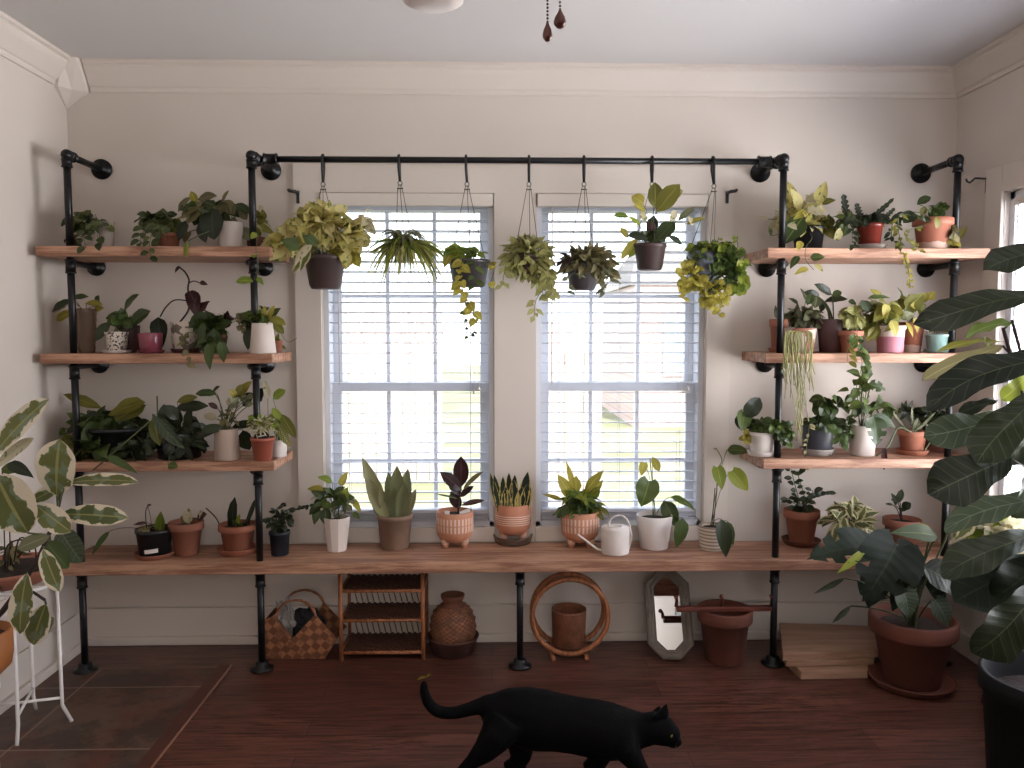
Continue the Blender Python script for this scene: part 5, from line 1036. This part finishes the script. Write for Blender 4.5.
for i in range(rows+1):
    f = i/rows*(len(PR2)-1); a = int(min(f, len(PR2)-2)); g = f-a; r_ = PR2[a][0]+(PR2[a+1][0]-PR2[a][0])*g; z_ = PR2[a][1]+(PR2[a+1][1]-PR2[a][1])*g
    for k in range(nn):
        q = 2*pi*k/nn; bu = 1.7*max(0, sin(q*11+(pi if (i//2) % 2 else 0)))*max(.2, sin(pi*(i % 2)/2+.5)) ; vs.append(bj+Vector((cos(q)*(r_+bu)*s, sin(q)*(r_+bu)*s, .012+z_*s))); uv.append((k/nn, i/rows))
fs = [(i*nn+k, i*nn+(k+1) % nn, (i+1)*nn+(k+1) % nn, (i+1)*nn+k) for i in range(rows) for k in range(nn)]+[tuple(range(nn))[::-1]]
mb.add(vs, fs, uv); obj('jar_body', mb, weave_mat('rush_weave', '#8a5a3e', '#6b4129', 44, 26), t)
mb = MB(); mb.lathe(bj+Vector((0, 0, .012+44.5*s)), [(13.2*s, 0), (10*s, 2.5*s), (9.5*s, 5*s), (11.5*s, 8*s), (12*s, 11*s), (10.5*s, 11.5*s), (8.5*s, 7*s), (8*s, -2*s)], 28); obj('neck', mb, simple('clay_neck', '#6d412e', .7), t)
# ring plant stand with basket cup
Yr = yz(583, 664, 0, 4)+.02; cr = W(570, 619, Yr); s = scl(cr); Rr = 38*s
t = thing('ring_plant_stand', Vector((cr.x, Yr+.03, 0)), 'round rattan hoop stand holding a small basket cup', 'plant stand')
zc = Rr+.015+.012
for dyy, rr_, nm in ((0, 1, 'hoop'), (.085, .97, 'hoop')):
    mb = MB(); mb.tube([(cr.x+cos(2*pi*q/48)*Rr*rr_, Yr+dyy, zc+sin(2*pi*q/48)*Rr*rr_) for q in range(49)], .0105, 10, cap=False); obj(nm, mb, M['rattan'], t)
for sx in (-1, 1):
    mb = MB(); X = cr.x+sx*17*s; mb.tube([(X, Yr-.018, .011), (X, Yr+.115, .011)], .0095, 10); obj('foot_bar', mb, M['rattan'], t)
    mb = MB(); mb.tube([(X, Yr, zc-Rr*.90), (X, Yr+.09, zc-Rr*.90)], .006, 8); obj('cross_bar', mb, M['rattan'], t)
cb_ = Vector((cr.x-12*s*0-10*s*0, Yr+.045, zc-Rr*.90+.0065)); cb_.x = cr.x
mb = MB(); mb.lathe(cb_, [(15.5*s, 0), (16.5*s, .004), (17.6*s, 35*s), (17.6*s, 37*s), (16*s, 37*s), (15*s, .006), (0.001, .005)], 32); o = obj('basket_cup', mb, weave_mat('cup_weave', '#8a5436', '#5d3422', 50, 30), t)
# long octagonal mirror leaning on the wall
t = thing('octagonal_mirror', Wz(672, 661, 0), 'long octagonal mirror with a grey carved frame leaning on the wall', 'mirror')
fp = Wz(672, 662, 0); Ltop = W(665, 570, 3.2); base_ = Vector((fp.x, fp.y+.012, .004)); upv = (Vector((atz(665, 3.22, .38).x-.0, 3.225, W(665, 570, 3.225).z))-base_); Lm = upv.length; uz = upv.normalized(); ux = Vector((1, 0, 0)); ux = (ux-uz*ux.dot(uz)).normalized(); uy = uz.cross(ux)
Wm = 46*scl(base_)*.5
def octa(w, z0, z1, cut): return [(-w+cut, z0), (w-cut, z0), (w, z0+cut), (w, z1-cut), (w-cut, z1), (-w+cut, z1), (-w, z1-cut), (-w, z0+cut)]
def fr(mb, rings):
    vs = []; n = 8
    for (w, z0, z1, cut, d) in rings: vs += [base_+ux*x+uz*z-uy*d*-1*-1 for x, z in octa(w, z0, z1, cut)]
    fs = [(i*n+k, i*n+(k+1) % n, (i+1)*n+(k+1) % n, (i+1)*n+k) for i in range(len(rings)-1) for k in range(n)]; mb.add(vs, fs, sm=False)
sgn = 1 if uy.y < 0 else -1
mb = MB(); fr(mb, [(Wm, 0, Lm, Wm*.62, 0), (Wm, 0, Lm, Wm*.62, sgn*-.02), (Wm*.9, .008, Lm-.008, Wm*.58, sgn*-.026), (Wm*.78, .02, Lm-.02, Wm*.5, sgn*-.018), (Wm*.7, .026, Lm-.026, Wm*.46, sgn*-.022), (Wm*.58, .036, Lm-.036, Wm*.4, sgn*-.010), (Wm*.58, .036, Lm-.036, Wm*.4, 0), (Wm, 0, Lm, Wm*.62, 0)]); obj('frame', mb, simple('grey_frame', '#6f665c', .6, var=.15, vscale=30), t)
mm, nt, b = new_mat('mirror_glass'); b.inputs['Metallic'].default_value = 1; b.inputs['Roughness'].default_value = .02; b.inputs['Base Color'].default_value = (.85, .85, .85, 1)
mb = MB(); oc = [base_+ux*x+uz*z-uy*(sgn*-.006) for x, z in octa(Wm*.6, .034, Lm-.034, Wm*.42)]; mb.add(oc+[p+uy*(sgn*-.003) for p in oc], [tuple(range(8)), tuple(range(8, 16))[::-1]]+[(i, (i+1) % 8, 8+(i+1) % 8, 8+i) for i in range(8)], sm=False); obj('mirror_pane', mb, mm, t)
# large dark terracotta pot with a wooden peg rack across it
Yp = yz(724, 668, 0, 20); bp = atz(724, Yp, .0005); s = scl(bp)
t = thing('terracotta_pot', bp, 'large empty dark terracotta pot under the bench with a peg rack laid across', 'pot')
make_pot(t, bp, 'terra', 27*s, 19*s, 53*s, M['terra_dk'], soil=False)
mb = MB(); mb.lathe(bp+Vector((0, 0, .01)), [(.001, 0), (18.5*s, 0)], 24); obj('pot_floor', mb, M['terra_dk'], t)
t = thing('peg_rack', W(722, 614, Yp-.02), 'dark wooden rack with upright pegs lying over the terracotta pot', 'rack')
zr_ = bp.z+53*s+.001; xk = [atz(p, Yp, zr_).x for p in (674, 771)]
mb = MB(); mb.box((xk[0], Yp-.05, zr_), (xk[1], Yp-.022, zr_+.018)); obj('bar', mb, M['darkwood'], t, bevel=.003)
for p_, dy_ in ((674, 0), (719, .0), (768, 0)):
    X = atz(p_, Yp, zr_).x; mb = MB(); mb.tube([(X, Yp-.036, zr_+.018), (X+.002, Yp-.038, zr_+.045), (X-.004, Yp-.046, zr_+.062)], [.008, .006, .009], 8); obj('peg', mb, M['darkwood'], t)
# stacked boards
def plank(pts, z0, z1, label):
    mb = MB(); n = len(pts); vs = [(x, y, z0) for x, y in pts]+[(x, y, z1) for x, y in pts]
    mb.add(vs, [tuple(range(n))[::-1], tuple(range(n, 2*n))]+[(i, (i+1) % n, n+(i+1) % n, n+i) for i in range(n)], sm=False)
    o = obj('plywood_board', mb, M['plywood'], origin=(sum(p[0] for p in pts)/n, sum(p[1] for p in pts)/n, z0), bevel=.002); tag(o, label, 'board', 'loose boards on the floor')
def wq(z, *pp): return [(Wz(*p, z).x, min(Wz(*p, z).y, 3.225)) for p in pp]
plank(wq(.03, (801, 672), (868, 671), (868, 650), (777, 650)), .001, .032, 'lower of the loose plywood boards on the floor, right of the bench pole')
plank(wq(.055, (786, 661), (874, 659), (878, 632), (781, 630)), .033, .055, 'middle plywood board, mostly hidden in the small floor stack')
plank(wq(.085, (783, 653), (878, 650), (880, 626), (779, 622)), .056, .085, 'upper and widest plywood board of the floor stack')

# ------------------------------------------------------------ big monstera in terracotta pot
Ym = yz(918, 702, 0, 40); bm = atz(911, Ym, .0005); s = scl(bm); LY = Ym-.05
t = thing('monstera_plant', bm, 'large dark monstera in a big terracotta pot on a saucer at the right', 'plant')
C = make_pot(t, bm, 'terra', 41*s, 26*s, 66*s, M['terra_dk'], True, 40, (41*s, M['terra_dk'], 8*s))
foliage(t, C, LY, [
 LF('L', 897, 545, 862, 602, 64, split=True, n=(-.1, -1, .35), dy=-.12, wav=.02, p='heart', r=.2), LF('L', 870, 545, 806, 560, 42, split=True, n=(-.2, -.7, .8), dy=-.06, p='heart'), LF('L', 895, 548, 922, 590, 36, split=True, n=(.3, -1, .2), dy=-.05, p='heart', r=.1),
 LF('L', 866, 548, 836, 574, 9, m='lime', dy=-.12, p='lance'), LF('L', 903, 590, 909, 618, 24, m='blue', dy=-.10, p='heart', n=(0, -1, .2)), LF('L', 935, 600, 949, 627, 21, m='blue', dy=-.12, p='heart', n=(0, -1, .2)),
 LF('L', 922, 566, 968, 597, 34, m='ficus', dy=-.05, p='ovate', n=(.1, -.9, .6)), LF('L', 937, 536, 890, 533, 20, m='green', dy=.02, p='ovate'), LF('L', 932, 533, 905, 527, 14, m='yellow', dy=.03), LF('L', 845, 578, 813, 594, 6, m='dark', p='lance'), LF('L', 851, 606, 832, 623, 6, m='dark', p='lance'),
 LF('L', 880, 565, 868, 608, 30, m='mono', dy=0), LF('L', 905, 560, 892, 612, 30, m='mono', dy=.04), LF('L', 940, 560, 935, 600, 30, m='mono', dy=.06), LF('L', 893, 545, 875, 530, 14, m='mono', dy=.04), LF('S', [(915, 628), (922, 590), (945, 540), (948, 522)], 1.0, dy=0)],
 'mono', 'ovate', sr=.0035)
# ------------------------------------------------------------ variegated plant by the side window
plant('cream-splashed leafy plant on a stool behind the fiddle leaf tree', 1018, ('terra', 44, 32, 40, 'terra'), .3, 2.62,
      [('C', 995, 540, 34, 24, 46, 32, 12), LF('C', 990, 535, 26, 18, 14, 30, 11, m='lime'), LF('L', 975, 520, 955, 540, 14, m='hoyacream')], 'pale', 'lance')
p = atz(1018, 2.62, 0); t = thing('wooden_stool', p, 'dark wooden stool under the cream-splashed plant in the right corner', 'stool')
mb = MB(); mb.lathe((p.x, p.y, .275), [(.001, 0), (.10, 0), (.105, .005), (.105, .02), (.10, .024), (.001, .024)], 28); obj('seat', mb, M['darkwood'], t)
for q in range(3):
    a = q*2.094+.5; mb = MB(); mb.tube([(p.x+cos(a)*.075, p.y+sin(a)*.075, .275), (p.x+cos(a)*.10, p.y+sin(a)*.10, .001)], .011, 8); obj('leg', mb, M['darkwood'], t)
# ------------------------------------------------------------ fiddle leaf fig, right foreground
Yf = 2.02; bf = atz(1046, Yf, .0005)
t = thing('fiddle_leaf_fig', bf, 'tall fiddle leaf fig in a large black pot at the right edge', 'plant')
s = scl(bf); mb = MB()
Cf = make_pot(t, bf, 'nurse', .170, .135, W(1046, 676, Yf).z, M['matteblack'], True, 36)
tr = [Cf, W(1036, 560, Yf), W(1026, 450, Yf), W(1018, 380, Yf-.02), W(1003, 335, Yf)]
mb = MB(); mb.tube([Cf, W(1040, 560, Yf), W(1030, 460, Yf), W(1022, 395, Yf-.02), W(1008, 345, Yf), W(1003, 328, Yf)], [.011, .010, .009, .007, .005, .004], 10)
mb.tube([W(1024, 400, Yf), W(1020, 350, Yf), W(1012, 320, Yf)], .004, 8); mb.tube([W(1034, 500, Yf), W(1060, 380, Yf), W(1050, 240, Yf)], .007, 8); obj('trunk', mb, M['stemb'], t)
mbf = {}
def FL(bx, by, tx, ty, w, m='ficus', dy=0, dt=0, n=(0, -.6, .8), prof='fiddle', arch=.06, fold=.15, wav=.035, curl=0, st=None):
    mb = mbf.setdefault(m, MB()); b = W(bx, by, Yf+dy); e = W(tx, ty, Yf+dy+dt); leaf(mb, b, e, w*scl(b), prof, n=n, arch=arch, fold=fold, seg=20, cross=8, wav=wav*2.4, curl=curl+rng.uniform(0, .15), twist=rng.uniform(-.9, .9))
    if st: mbs = mbf.setdefault('_s', MB()); mbs.tube([W(st[0], st[1], Yf), b], .0025, 6)
FL(1050, 248, 985, 268, 30, 'ficus', dy=-.05, n=(0, -1, .25), arch=.1, st=(1050, 250)); FL(1050, 296, 917, 322, 34, dy=-.12, n=(-.1, -.75, .7), arch=.08, st=(1058, 330)); FL(1012, 322, 966, 332, 17, 'green', n=(0, -.7, .8), st=(1003, 330)); FL(1004, 342, 940, 345, 10, 'olive', dy=.05, n=(0, -.5, .9)); FL(1003, 346, 922, 378, 18, 'dusk', dy=.02, n=(0, -.8, .5), st=(1008, 352))
FL(1052, 355, 927, 400, 42, dy=-.10, n=(-.2, -.9, .5), arch=.12, fold=.25, st=(1036, 380)); FL(1030, 372, 1004, 400, 20, 'lime', dy=-.02, n=(0, -1, .2)); FL(1012, 420, 928, 436, 34, 'blue', dy=.04, n=(-.2, -.9, .6), st=(1026, 430)); FL(1040, 392, 976, 462, 44, dy=-.10, n=(-.4, -.9, .4), arch=.1, st=(1034, 410)); FL(1060, 400, 1005, 468, 44, 'ficus', dy=-.04, n=(.2, -1, .3))
FL(1010, 458, 930, 494, 50, 'ficus', dy=-.07, n=(-.2, -1, .5), arch=.08, fold=.25, wav=.02, st=(1030, 470)); FL(1050, 498, 946, 518, 34, 'blue', dy=.03, n=(0, -.8, .7)); FL(1035, 533, 942, 574, 38, 'ficus', dy=-.08, n=(-.2, -.9, .6), arch=.1, st=(1040, 540)); FL(1040, 560, 955, 600, 50, 'mono', dy=.05, n=(0, -.9, .5)); FL(1055, 545, 1000, 600, 50, 'mono', dy=-.02, n=(.1, -1, .4)); FL(1040, 588, 976, 656, 60, 'ficus', dy=-.14, n=(-.1, -1, .15), arch=.06, wav=.02, st=(1042, 580)); FL(1060, 610, 1040, 665, 50, 'mono', dy=-.05, n=(0, -1, .1))
FL(998, 400, 960, 412, 14, 'dark', dy=.06, n=(0, -.6, .7)); FL(1060, 430, 1020, 520, 40, 'dark', dy=.05, n=(0, -1, .2)); FL(990, 352, 985, 336, 8, 'olive', dy=.05, n=(0, -1, .1))
for m, mb in mbf.items():
    if m == '_s': obj('leaf_stalks', mb, M['stemb'], t)
    else: o = obj('foliage', mb, L[m], t)

# ------------------------------------------------------------ left foreground: stand, bowl, rubber plant
sf = [Wz(17, 748, 0), Wz(72, 723, 0), Wz(36, 711, 0), Wz(-22, 735, 0)]
sc_ = sum(sf, Vector())/4
t = thing('plant_stand', Vector((sc_.x, sc_.y, 0)), 'white wire plant stand with splayed feet by the left wall', 'plant stand')
Zs = W(20, 584, sc_.y).z
for f_ in sf:
    d = (Vector((f_.x, f_.y, 0))-Vector((sc_.x, sc_.y, 0))); top = Vector((sc_.x, sc_.y, Zs))+d*.78; knee = Vector((sc_.x, sc_.y, .085))+d*.80
    mb = MB(); mb.tube([Vector((f_.x, f_.y, .006)), knee+Vector((0, 0, -.02)), knee, top], .006, 8); obj('leg', mb, M['metal_white'], t)
for a_, b_ in ((0, 2), (1, 3)):
    k = [Vector((sc_.x, sc_.y, .09))+(Vector((sf[i].x, sf[i].y, 0))-Vector((sc_.x, sc_.y, 0)))*.8 for i in (a_, b_)]; mb = MB(); mb.tube([k[0], k[1]], .005, 8); obj('cross_brace', mb, M['metal_white'], t)
rr = (Vector((sf[1].x, sf[1].y, 0))-Vector((sc_.x, sc_.y, 0))).length*.79
mb = MB(); mb.tube([(sc_.x+cos(2*pi*q/32)*rr, sc_.y+sin(2*pi*q/32)*rr, Zs) for q in range(33)], .006, 8, cap=False); obj('top_ring', mb, M['metal_white'], t)
mb = MB(); mb.box((sc_.x-rr, sc_.y-.006, Zs-.005), (sc_.x+rr, sc_.y+.006, Zs+.004)); mb.box((sc_.x-.006, sc_.y-rr, Zs-.0049), (sc_.x+.006, sc_.y+rr, Zs+.0039)); obj('top_cross', mb, M['metal_white'], t)
bb = Vector((sc_.x-.035, sc_.y, Zs+.0065)); s = scl(bb)
t = thing('planter_bowl', bb, 'shallow terracotta bowl of trailing roots on the white stand', 'planter')
Cb = make_pot(t, bb, 'bowl', .155, .10, .055, M['terra'])
foliage(t, Cb, bb.y, [LF('V', [(6, 560), (-4, 572), (2, 590)], 5, 9, 5, dy=-.12), LF('S', [(4, 560), (8, 545), (22, 540), (30, 552)], .8, dy=-.05), LF('S', [(14, 562), (20, 538), (34, 546), (36, 558)], .7, dy=-.05), LF('L', 8, 463, 34, 478, 13, m='dark', dy=.02), LF('L', 2, 468, 22, 472, 12, m='green', dy=.02), LF('L', 60, 530, 82, 562, 25, m='blue', dy=-.02, p='round', n=(.2, -1, .2)), LF('L', 46, 542, 68, 568, 22, m='deep', dy=-.06, p='round'), ('C', 10, 552, 16, 6, 12, 14, 5)], 'dusk', 'ovate', M['stemb'], sr=.002)
Yq = 2.18; mp_ = W(-22, 690, Yq); mp_.z = W(-22, 686, Yq).z
t = thing('rubber_plant', mp_, 'variegated rubber plant with cream-edged leaves in a mustard pot at the left edge', 'plant')
s = scl(mp_); Cq = make_pot(t, mp_, 'round', 32*s, 25*s, 56*s, M['mustard'])
mb = MB(); hub = W(52, 545, Yq-.05)
mb.tube([Cq, W(2, 612, Yq-.03), W(22, 585, Yq-.05), W(40, 555, Yq-.05), W(56, 518, Yq-.03), W(62, 490, Yq)], [.008, .008, .007, .006, .005, .004], 8)
mb.tube([Cq, W(-12, 560, Yq), W(-14, 500, Yq), W(-8, 460, Yq)], [.007, .006, .005, .004], 8); mb.tube([W(10, 602, Yq-.04), W(30, 590, Yq-.06), W(45, 600, Yq-.06)], .004, 6); obj('trunk', mb, M['stemb'], t)
mbq = {}
def RL(bx, by, tx, ty, w, m='tineke', dy=0, dt=-.02, n=(0, -.9, .5), st=None, arch=.05, fold=.15):
    mb = mbq.setdefault(m, MB()); b = W(bx, by, Yq+dy); e = W(tx, ty, Yq+dy+dt); leaf(mb, b, e, w*scl(b), 'rubber', n=n, arch=arch, fold=fold, seg=14, cross=8, wav=.015)
    if st: mbq.setdefault('_s', MB()).tube([W(st[0], st[1], Yq-.03), b], .0028, 6)
RL(-6, 456, 49, 399, 28, n=(-.3, -.9, .3), st=(-10, 470)); RL(-4, 468, 34, 438, 14, m='pale', dy=.03, st=(-10, 480)); RL(57, 496, 60, 439, 41, n=(0, -1, .15), st=(58, 510)); RL(28, 533, -4, 474, 50, n=(.1, -1, .15), dy=-.08, st=(48, 535)); RL(66, 483, 139, 482, 17, n=(0, -.7, .8), st=(60, 500)); RL(62, 514, 129, 518, 22, n=(0, -.9, .5), dy=-.02, st=(56, 518)); RL(36, 505, 71, 532, 24, n=(.1, -.9, .4), dy=-.06, m='tineke', st=(54, 522)); RL(58, 489, 32, 501, 15, m='tineke', dy=.03, st=(58, 505)); RL(50, 536, 18, 549, 16, m='grey', dy=-.05, st=(50, 540)); RL(43, 549, 60, 592, 19, n=(.3, -1, .1), dy=-.07, st=(44, 545)); RL(42, 552, 52, 578, 12, m='deep', dy=-.04); RL(27, 573, 20, 634, 24, m='tineke', n=(0, -1, .1), dy=-.08, st=(28, 576)); RL(54, 618, 24, 634, 24, m='grey', dy=-.05, n=(0, -1, .1)); RL(46, 604, 33, 645, 26, m='tineke', n=(0, -1, .2), dy=-.05, st=(45, 600))
for m, mb in mbq.items(): obj('leaf_stalks' if m == '_s' else 'foliage', mb, M['stemg'] if m == '_s' else L[m], t)
t = thing('low_stool', Vector((mp_.x, Yq, 0)), 'low white stool carrying the mustard pot at the left edge', 'stool')
mb = MB(); mb.lathe((mp_.x, Yq, mp_.z-.02), [(.001, 0), (.05, 0), (.053, .004), (.053, .016), (.05, .0195), (.001, .0195)], 24); obj('seat', mb, M['metal_white'], t)
for q in range(3):
    a = q*2.094+1.2; mb = MB(); mb.tube([(mp_.x+cos(a)*.035, Yq+sin(a)*.035, mp_.z-.02), (mp_.x+cos(a)*.05, Yq+sin(a)*.05, .001)], .006, 8); obj('leg', mb, M['metal_white'], t)

# ------------------------------------------------------------ ceiling fan (only its shade and pull chains show)
fx, fy = W(433, 3, 1.3).x, 1.3; zs_ = W(433, 7, 1.3).z
t = thing('ceiling_fan', Vector((fx+.08, fy, CZ)), 'ceiling fan with white shade and two pull chains, cut by the top edge', 'fan')
fx2 = fx+.14
mb = MB(); mb.lathe((fx2, fy, zs_+.22), [(.001, 0), (.05, 0), (.085, .02), (.09, .08), (.06, .11), (.015, .12), (.013, CZ-zs_-.22-.03), (.06, CZ-zs_-.22-.028), (.06, CZ-zs_-.2205), (.001, CZ-zs_-.22)], 28); obj('motor', mb, simple('fan_bronze', '#3a2a24', .4, metal=.5), t)
for q in range(2):
    a = radians(180+q*125); d = Vector((cos(a), sin(a), 0)); e = Vector((fx2, fy, zs_+.13))+d*.14*(1 if q else 1)
    sm_ = MB(); sm_.lathe(Vector((fx2+d.x*.14, fy+d.y*.14, zs_ if q == 0 else zs_+.0)), [(.001, 0), (.03, .001), (.048, .01), (.055, .035), (.045, .07), (.025, .095), (.022, .11)], 28); o = obj('lamp_shade', sm_, simple('opal_glass', '#d9cfcb', .3), t)
    mb = MB(); mb.tube(bez(Vector((fx2, fy, zs_+.23)), Vector((fx2+d.x*.14, fy+d.y*.14, zs_+.24)), Vector((fx2+d.x*.14, fy+d.y*.14, zs_+.105))), .007, 8); obj('lamp_arm', mb, M['pipe'], t)
for q in range(4):
    a = radians(45+90*q); d = Vector((cos(a), sin(a), 0)); p_ = Vector((-d.y, d.x, 0)); c0 = Vector((fx2, fy, zs_+.31)); mb = MB(); vs = []
    for zz in (0, .006): vs += [c0+d*.10-p_*.04+Vector((0, 0, zz)), c0+d*.52-p_*.065+Vector((0, 0, zz)), c0+d*.52+p_*.065+Vector((0, 0, zz+.02)), c0+d*.10+p_*.04+Vector((0, 0, zz+.01))]
    mb.add(vs, [(0, 3, 2, 1), (4, 5, 6, 7), (0, 1, 5, 4), (1, 2, 6, 5), (2, 3, 7, 6), (3, 0, 4, 7)], sm=False); obj('blade', mb, M['whitem'], t, bevel=.002)
for (px, y0, y1, w) in ((547.5, 22, 42, 10), (560, 9.5, 29, 13)):
    X = W(px, 20, fy).x; a, b_ = W(px, y0, fy).z, W(px, y1, fy).z; s = scl((X, fy, a)); h = a-b_; r_ = w*s/2
    ch = MB(); z = a
    while z < zs_+.235: ch.sph((X, fy, z), .0022, 6); z += .0055
    o = obj('pull_chain', ch, simple('chain_brass', '#4a3d38', .4, metal=.6), t)
    k = MB(); k.lathe((X, fy, b_), [(.0005, 0), (r_*.5, h*.05), (r_*.9, h*.2), (r_, h*.35), (r_*.8, h*.6), (r_*.4, h*.82), (.0015, h)], 16); obj('wooden_pull', k, simple('pull_wood', '#4b1f18', .3), o)
# ------------------------------------------------------------ fallen leaf and a twig
mb = MB(); c = Wz(417, 680, .004); leaf(mb, c, c+Vector((.035, -.004, .012)), .016, 'ell', n=(0, -.3, 1)); leaf(mb, c+Vector((.035, 0, .01)), c+Vector((.05, .015, .016)), .012, 'ell', n=(0, -.3, 1)); o = obj('fallen_leaf', mb, L['yellow'], origin=c); tag(o, 'small dry golden leaf on the floor near the cat\'s tail', 'leaf')
# ------------------------------------------------------------ black cat walking to the right
def cat():
    Yc = 2.22; s0 = scl(W(580, 720, Yc))
    def Q(px, py, dy=0): return W(px, py, Yc+dy)
    mb = MB()
    def ball(px, py, rpx, dy=0, sy=.8, rz=1.0):
        c = Q(px, py, dy); r = rpx*scl(c); mb.sph(c, r, 16, sc=(1, sy, rz))
    def chain(nodes, n=6):
        pts = [Q(a, b, d) for a, b, r, d in nodes]; rad = [r*s0 for a, b, r, d in nodes]; P = []; R = []
        for i in range(len(pts)-1):
            p0 = pts[max(i-1, 0)]; p1, p2 = pts[i], pts[i+1]; p3 = pts[min(i+2, len(pts)-1)]
            for q in range(n):
                u = q/n; P.append(.5*((2*p1)+(p2-p0)*u+(2*p0-5*p1+4*p2-p3)*u*u+(3*p1-p0-3*p2+p3)*u**3)); R.append(rad[i]+(rad[i+1]-rad[i])*u)
        P.append(pts[-1]); R.append(rad[-1]); mb.tube(P, R, 14); mb.sph(P[0], R[0], 12); mb.sph(P[-1], R[-1], 12)
    # trunk: hips, belly, rib cage, shoulders
    B_ = [(500, 712, 20, .8), (512, 713, 25, .78), (526, 717, 30, .75), (540, 720, 31, .74), (556, 722, 29, .74), (574, 725, 28.5, .74), (592, 728, 29, .76), (606, 731, 29, .78), (618, 733, 27, .75), (628, 731, 22, .72), (638, 730, 18, .78), (648, 730, 16, .85)]
    for a, b_ in zip(B_, B_[1:]):
        for u in (0, .34, .67): q_ = [a[i]+(b_[i]-a[i])*u for i in range(4)]; ball(q_[0], q_[1], q_[2], 0, q_[3])
    # tail
    chain([(489, 703, 9, 0), (470, 709, 7, 0), (452, 713, 6.3, 0), (437, 711, 6.2, 0), (428, 702, 5.8, 0), (424.5, 692, 5, 0), (424, 684, 4, 0)])
    fl = W(560, 700, Yc).x
    zp = atz(560, Yc, 0)
    def foot(px, dy, toe=1):
        p = atz(px, Yc+dy, .011); return p
    def leg(nodes, fpx, dy):
        pts = [Q(a, b, dy*k) for (a, b, r, k) in nodes]; rad = [r*s0 for (a, b, r, k) in nodes]
        f = atz(fpx, Yc+dy, .016); pts += [f+Vector((-.012, 0, .014)), f, f+Vector((.028, 0, -.003))]; rad += [5.6*s0, 5.6*s0, 4.6*s0]
        P = []; R = []
        for i in range(len(pts)-1):
            for q in range(5):
                u = q/5; P.append(pts[i].lerp(pts[i+1], u)); R.append(rad[i]+(rad[i+1]-rad[i])*u)
        P.append(pts[-1]); R.append(rad[-1]); mb.tube(P, R, 12); mb.sph(P[-1], R[-1], 10)
        for k in (-1, 0, 1): mb.sph(P[-1]+Vector((.010-abs(k)*.004, k*.008, -.002)), .0075, 8)
    # near hind leg stretched back, far hind leg under the belly
    leg([(504, 722, 21, .5), (496, 736, 17, .9), (485, 750, 12.5, 1), (472, 762, 7.5, 1), (462, 772, 6.5, 1)], 456, -.055)
    leg([(518, 728, 20, .5), (521, 742, 15, .9), (521, 756, 11, 1), (513, 768, 7, 1), (513, 778, 6, 1)], 512, .055)
    # front legs: near one forward, far one back
    leg([(608, 736, 20, .4), (601, 750, 14, .9), (596, 764, 10, 1), (594, 776, 7, 1)], 591, .05)
    leg([(622, 738, 19, .4), (628, 752, 13, .9), (637, 764, 9.5, 1), (644, 774, 7, 1)], 650, -.05)
    # head
    ball(652, 727, 15.5, 0, .95, .95); ball(661, 730, 16.3, 0, .92, .92); ball(667, 734, 14, 0, .85, .85); ball(672, 739, 9, 0, .95, .8); ball(676, 742, 6.5, 0, .95, .75); ball(673, 745, 5.5, 0, .8, .6)
    # ears: near one clear, far one just behind
    for (bx, by, tx, ty, dy) in ((661, 716, 667, 702.5, -.026), (655, 716, 660, 704, .026)):
        c = Q(bx, by+2, dy); tip = Q(tx, ty, dy*1.25); a = (tip-c); n = 12; vs = []
        for i in range(7):
            f = i/6; rr = 8.4*s0*(1-f)**.8+.0008
            for k in range(n): q = 2*pi*k/n; vs.append(c+a*f+Vector((cos(q)*rr, sin(q)*rr*.75, 0)))
        fs = [(i*n+k, i*n+(k+1) % n, (i+1)*n+(k+1) % n, (i+1)*n+k) for i in range(6) for k in range(n)]+[tuple(range(n))[::-1], tuple(range(6*n, 7*n))]; mb.add(vs, fs)
    fur, nt, b = new_mat('black_fur'); nz = noise_tex(nt, 160, 3); nt.links.new(mixc(nt, nz, lin('#040405'), lin('#0a0a0c')), b.inputs['Base Color']); b.inputs['Roughness'].default_value = .75; b.inputs['Specular IOR Level'].default_value = .08
    bump(nt, b, nz, .5, .004)
    base = atz(560, Yc, 0); t = thing('cat', base, 'black cat walking to the right across the wooden floor, tail raised', 'cat')
    o = obj('body', mb, fur, t); r = o.modifiers.new('remesh', 'REMESH'); r.mode = 'VOXEL'; r.voxel_size = .0045; r.use_smooth_shade = True
    sm_ = o.modifiers.new('smooth', 'SMOOTH'); sm_.iterations = 14; sm_.factor = .6
    em = simple('cat_eye', '#8a7d2e', .15); e = MB()
    for dy in (-1, 1):
        e = MB(); c = Q(671, 735.5, dy*.0315); e.sph(c, .0058, 12); ey = obj('eye', e, em, t); pm = MB(); pm.sph(c+Vector((.0028, dy*.0030, .0)), .0030, 8, sc=(.6, 1, 1.2)); obj('pupil', pm, M['black'], ey)
    w = MB()
    for dy in (-1, 1):
        for k in range(4):
            a = Q(676, 743+k*.8, dy*.012); w.tube([a, a+Vector((-.004-.004*k, dy*.03, .012-.008*k)), a+Vector((-.012-.006*k, dy*.055, .02-.013*k))], .0003, 4)
    obj('whiskers', w, simple('whisker', '#3b3a3c', .5), t)
    nm = MB(); nm.sph(Q(681, 740.5, 0), .0042, 8, sc=(.7, 1.1, .8)); obj('nose', nm, M['black'], t)
cat()
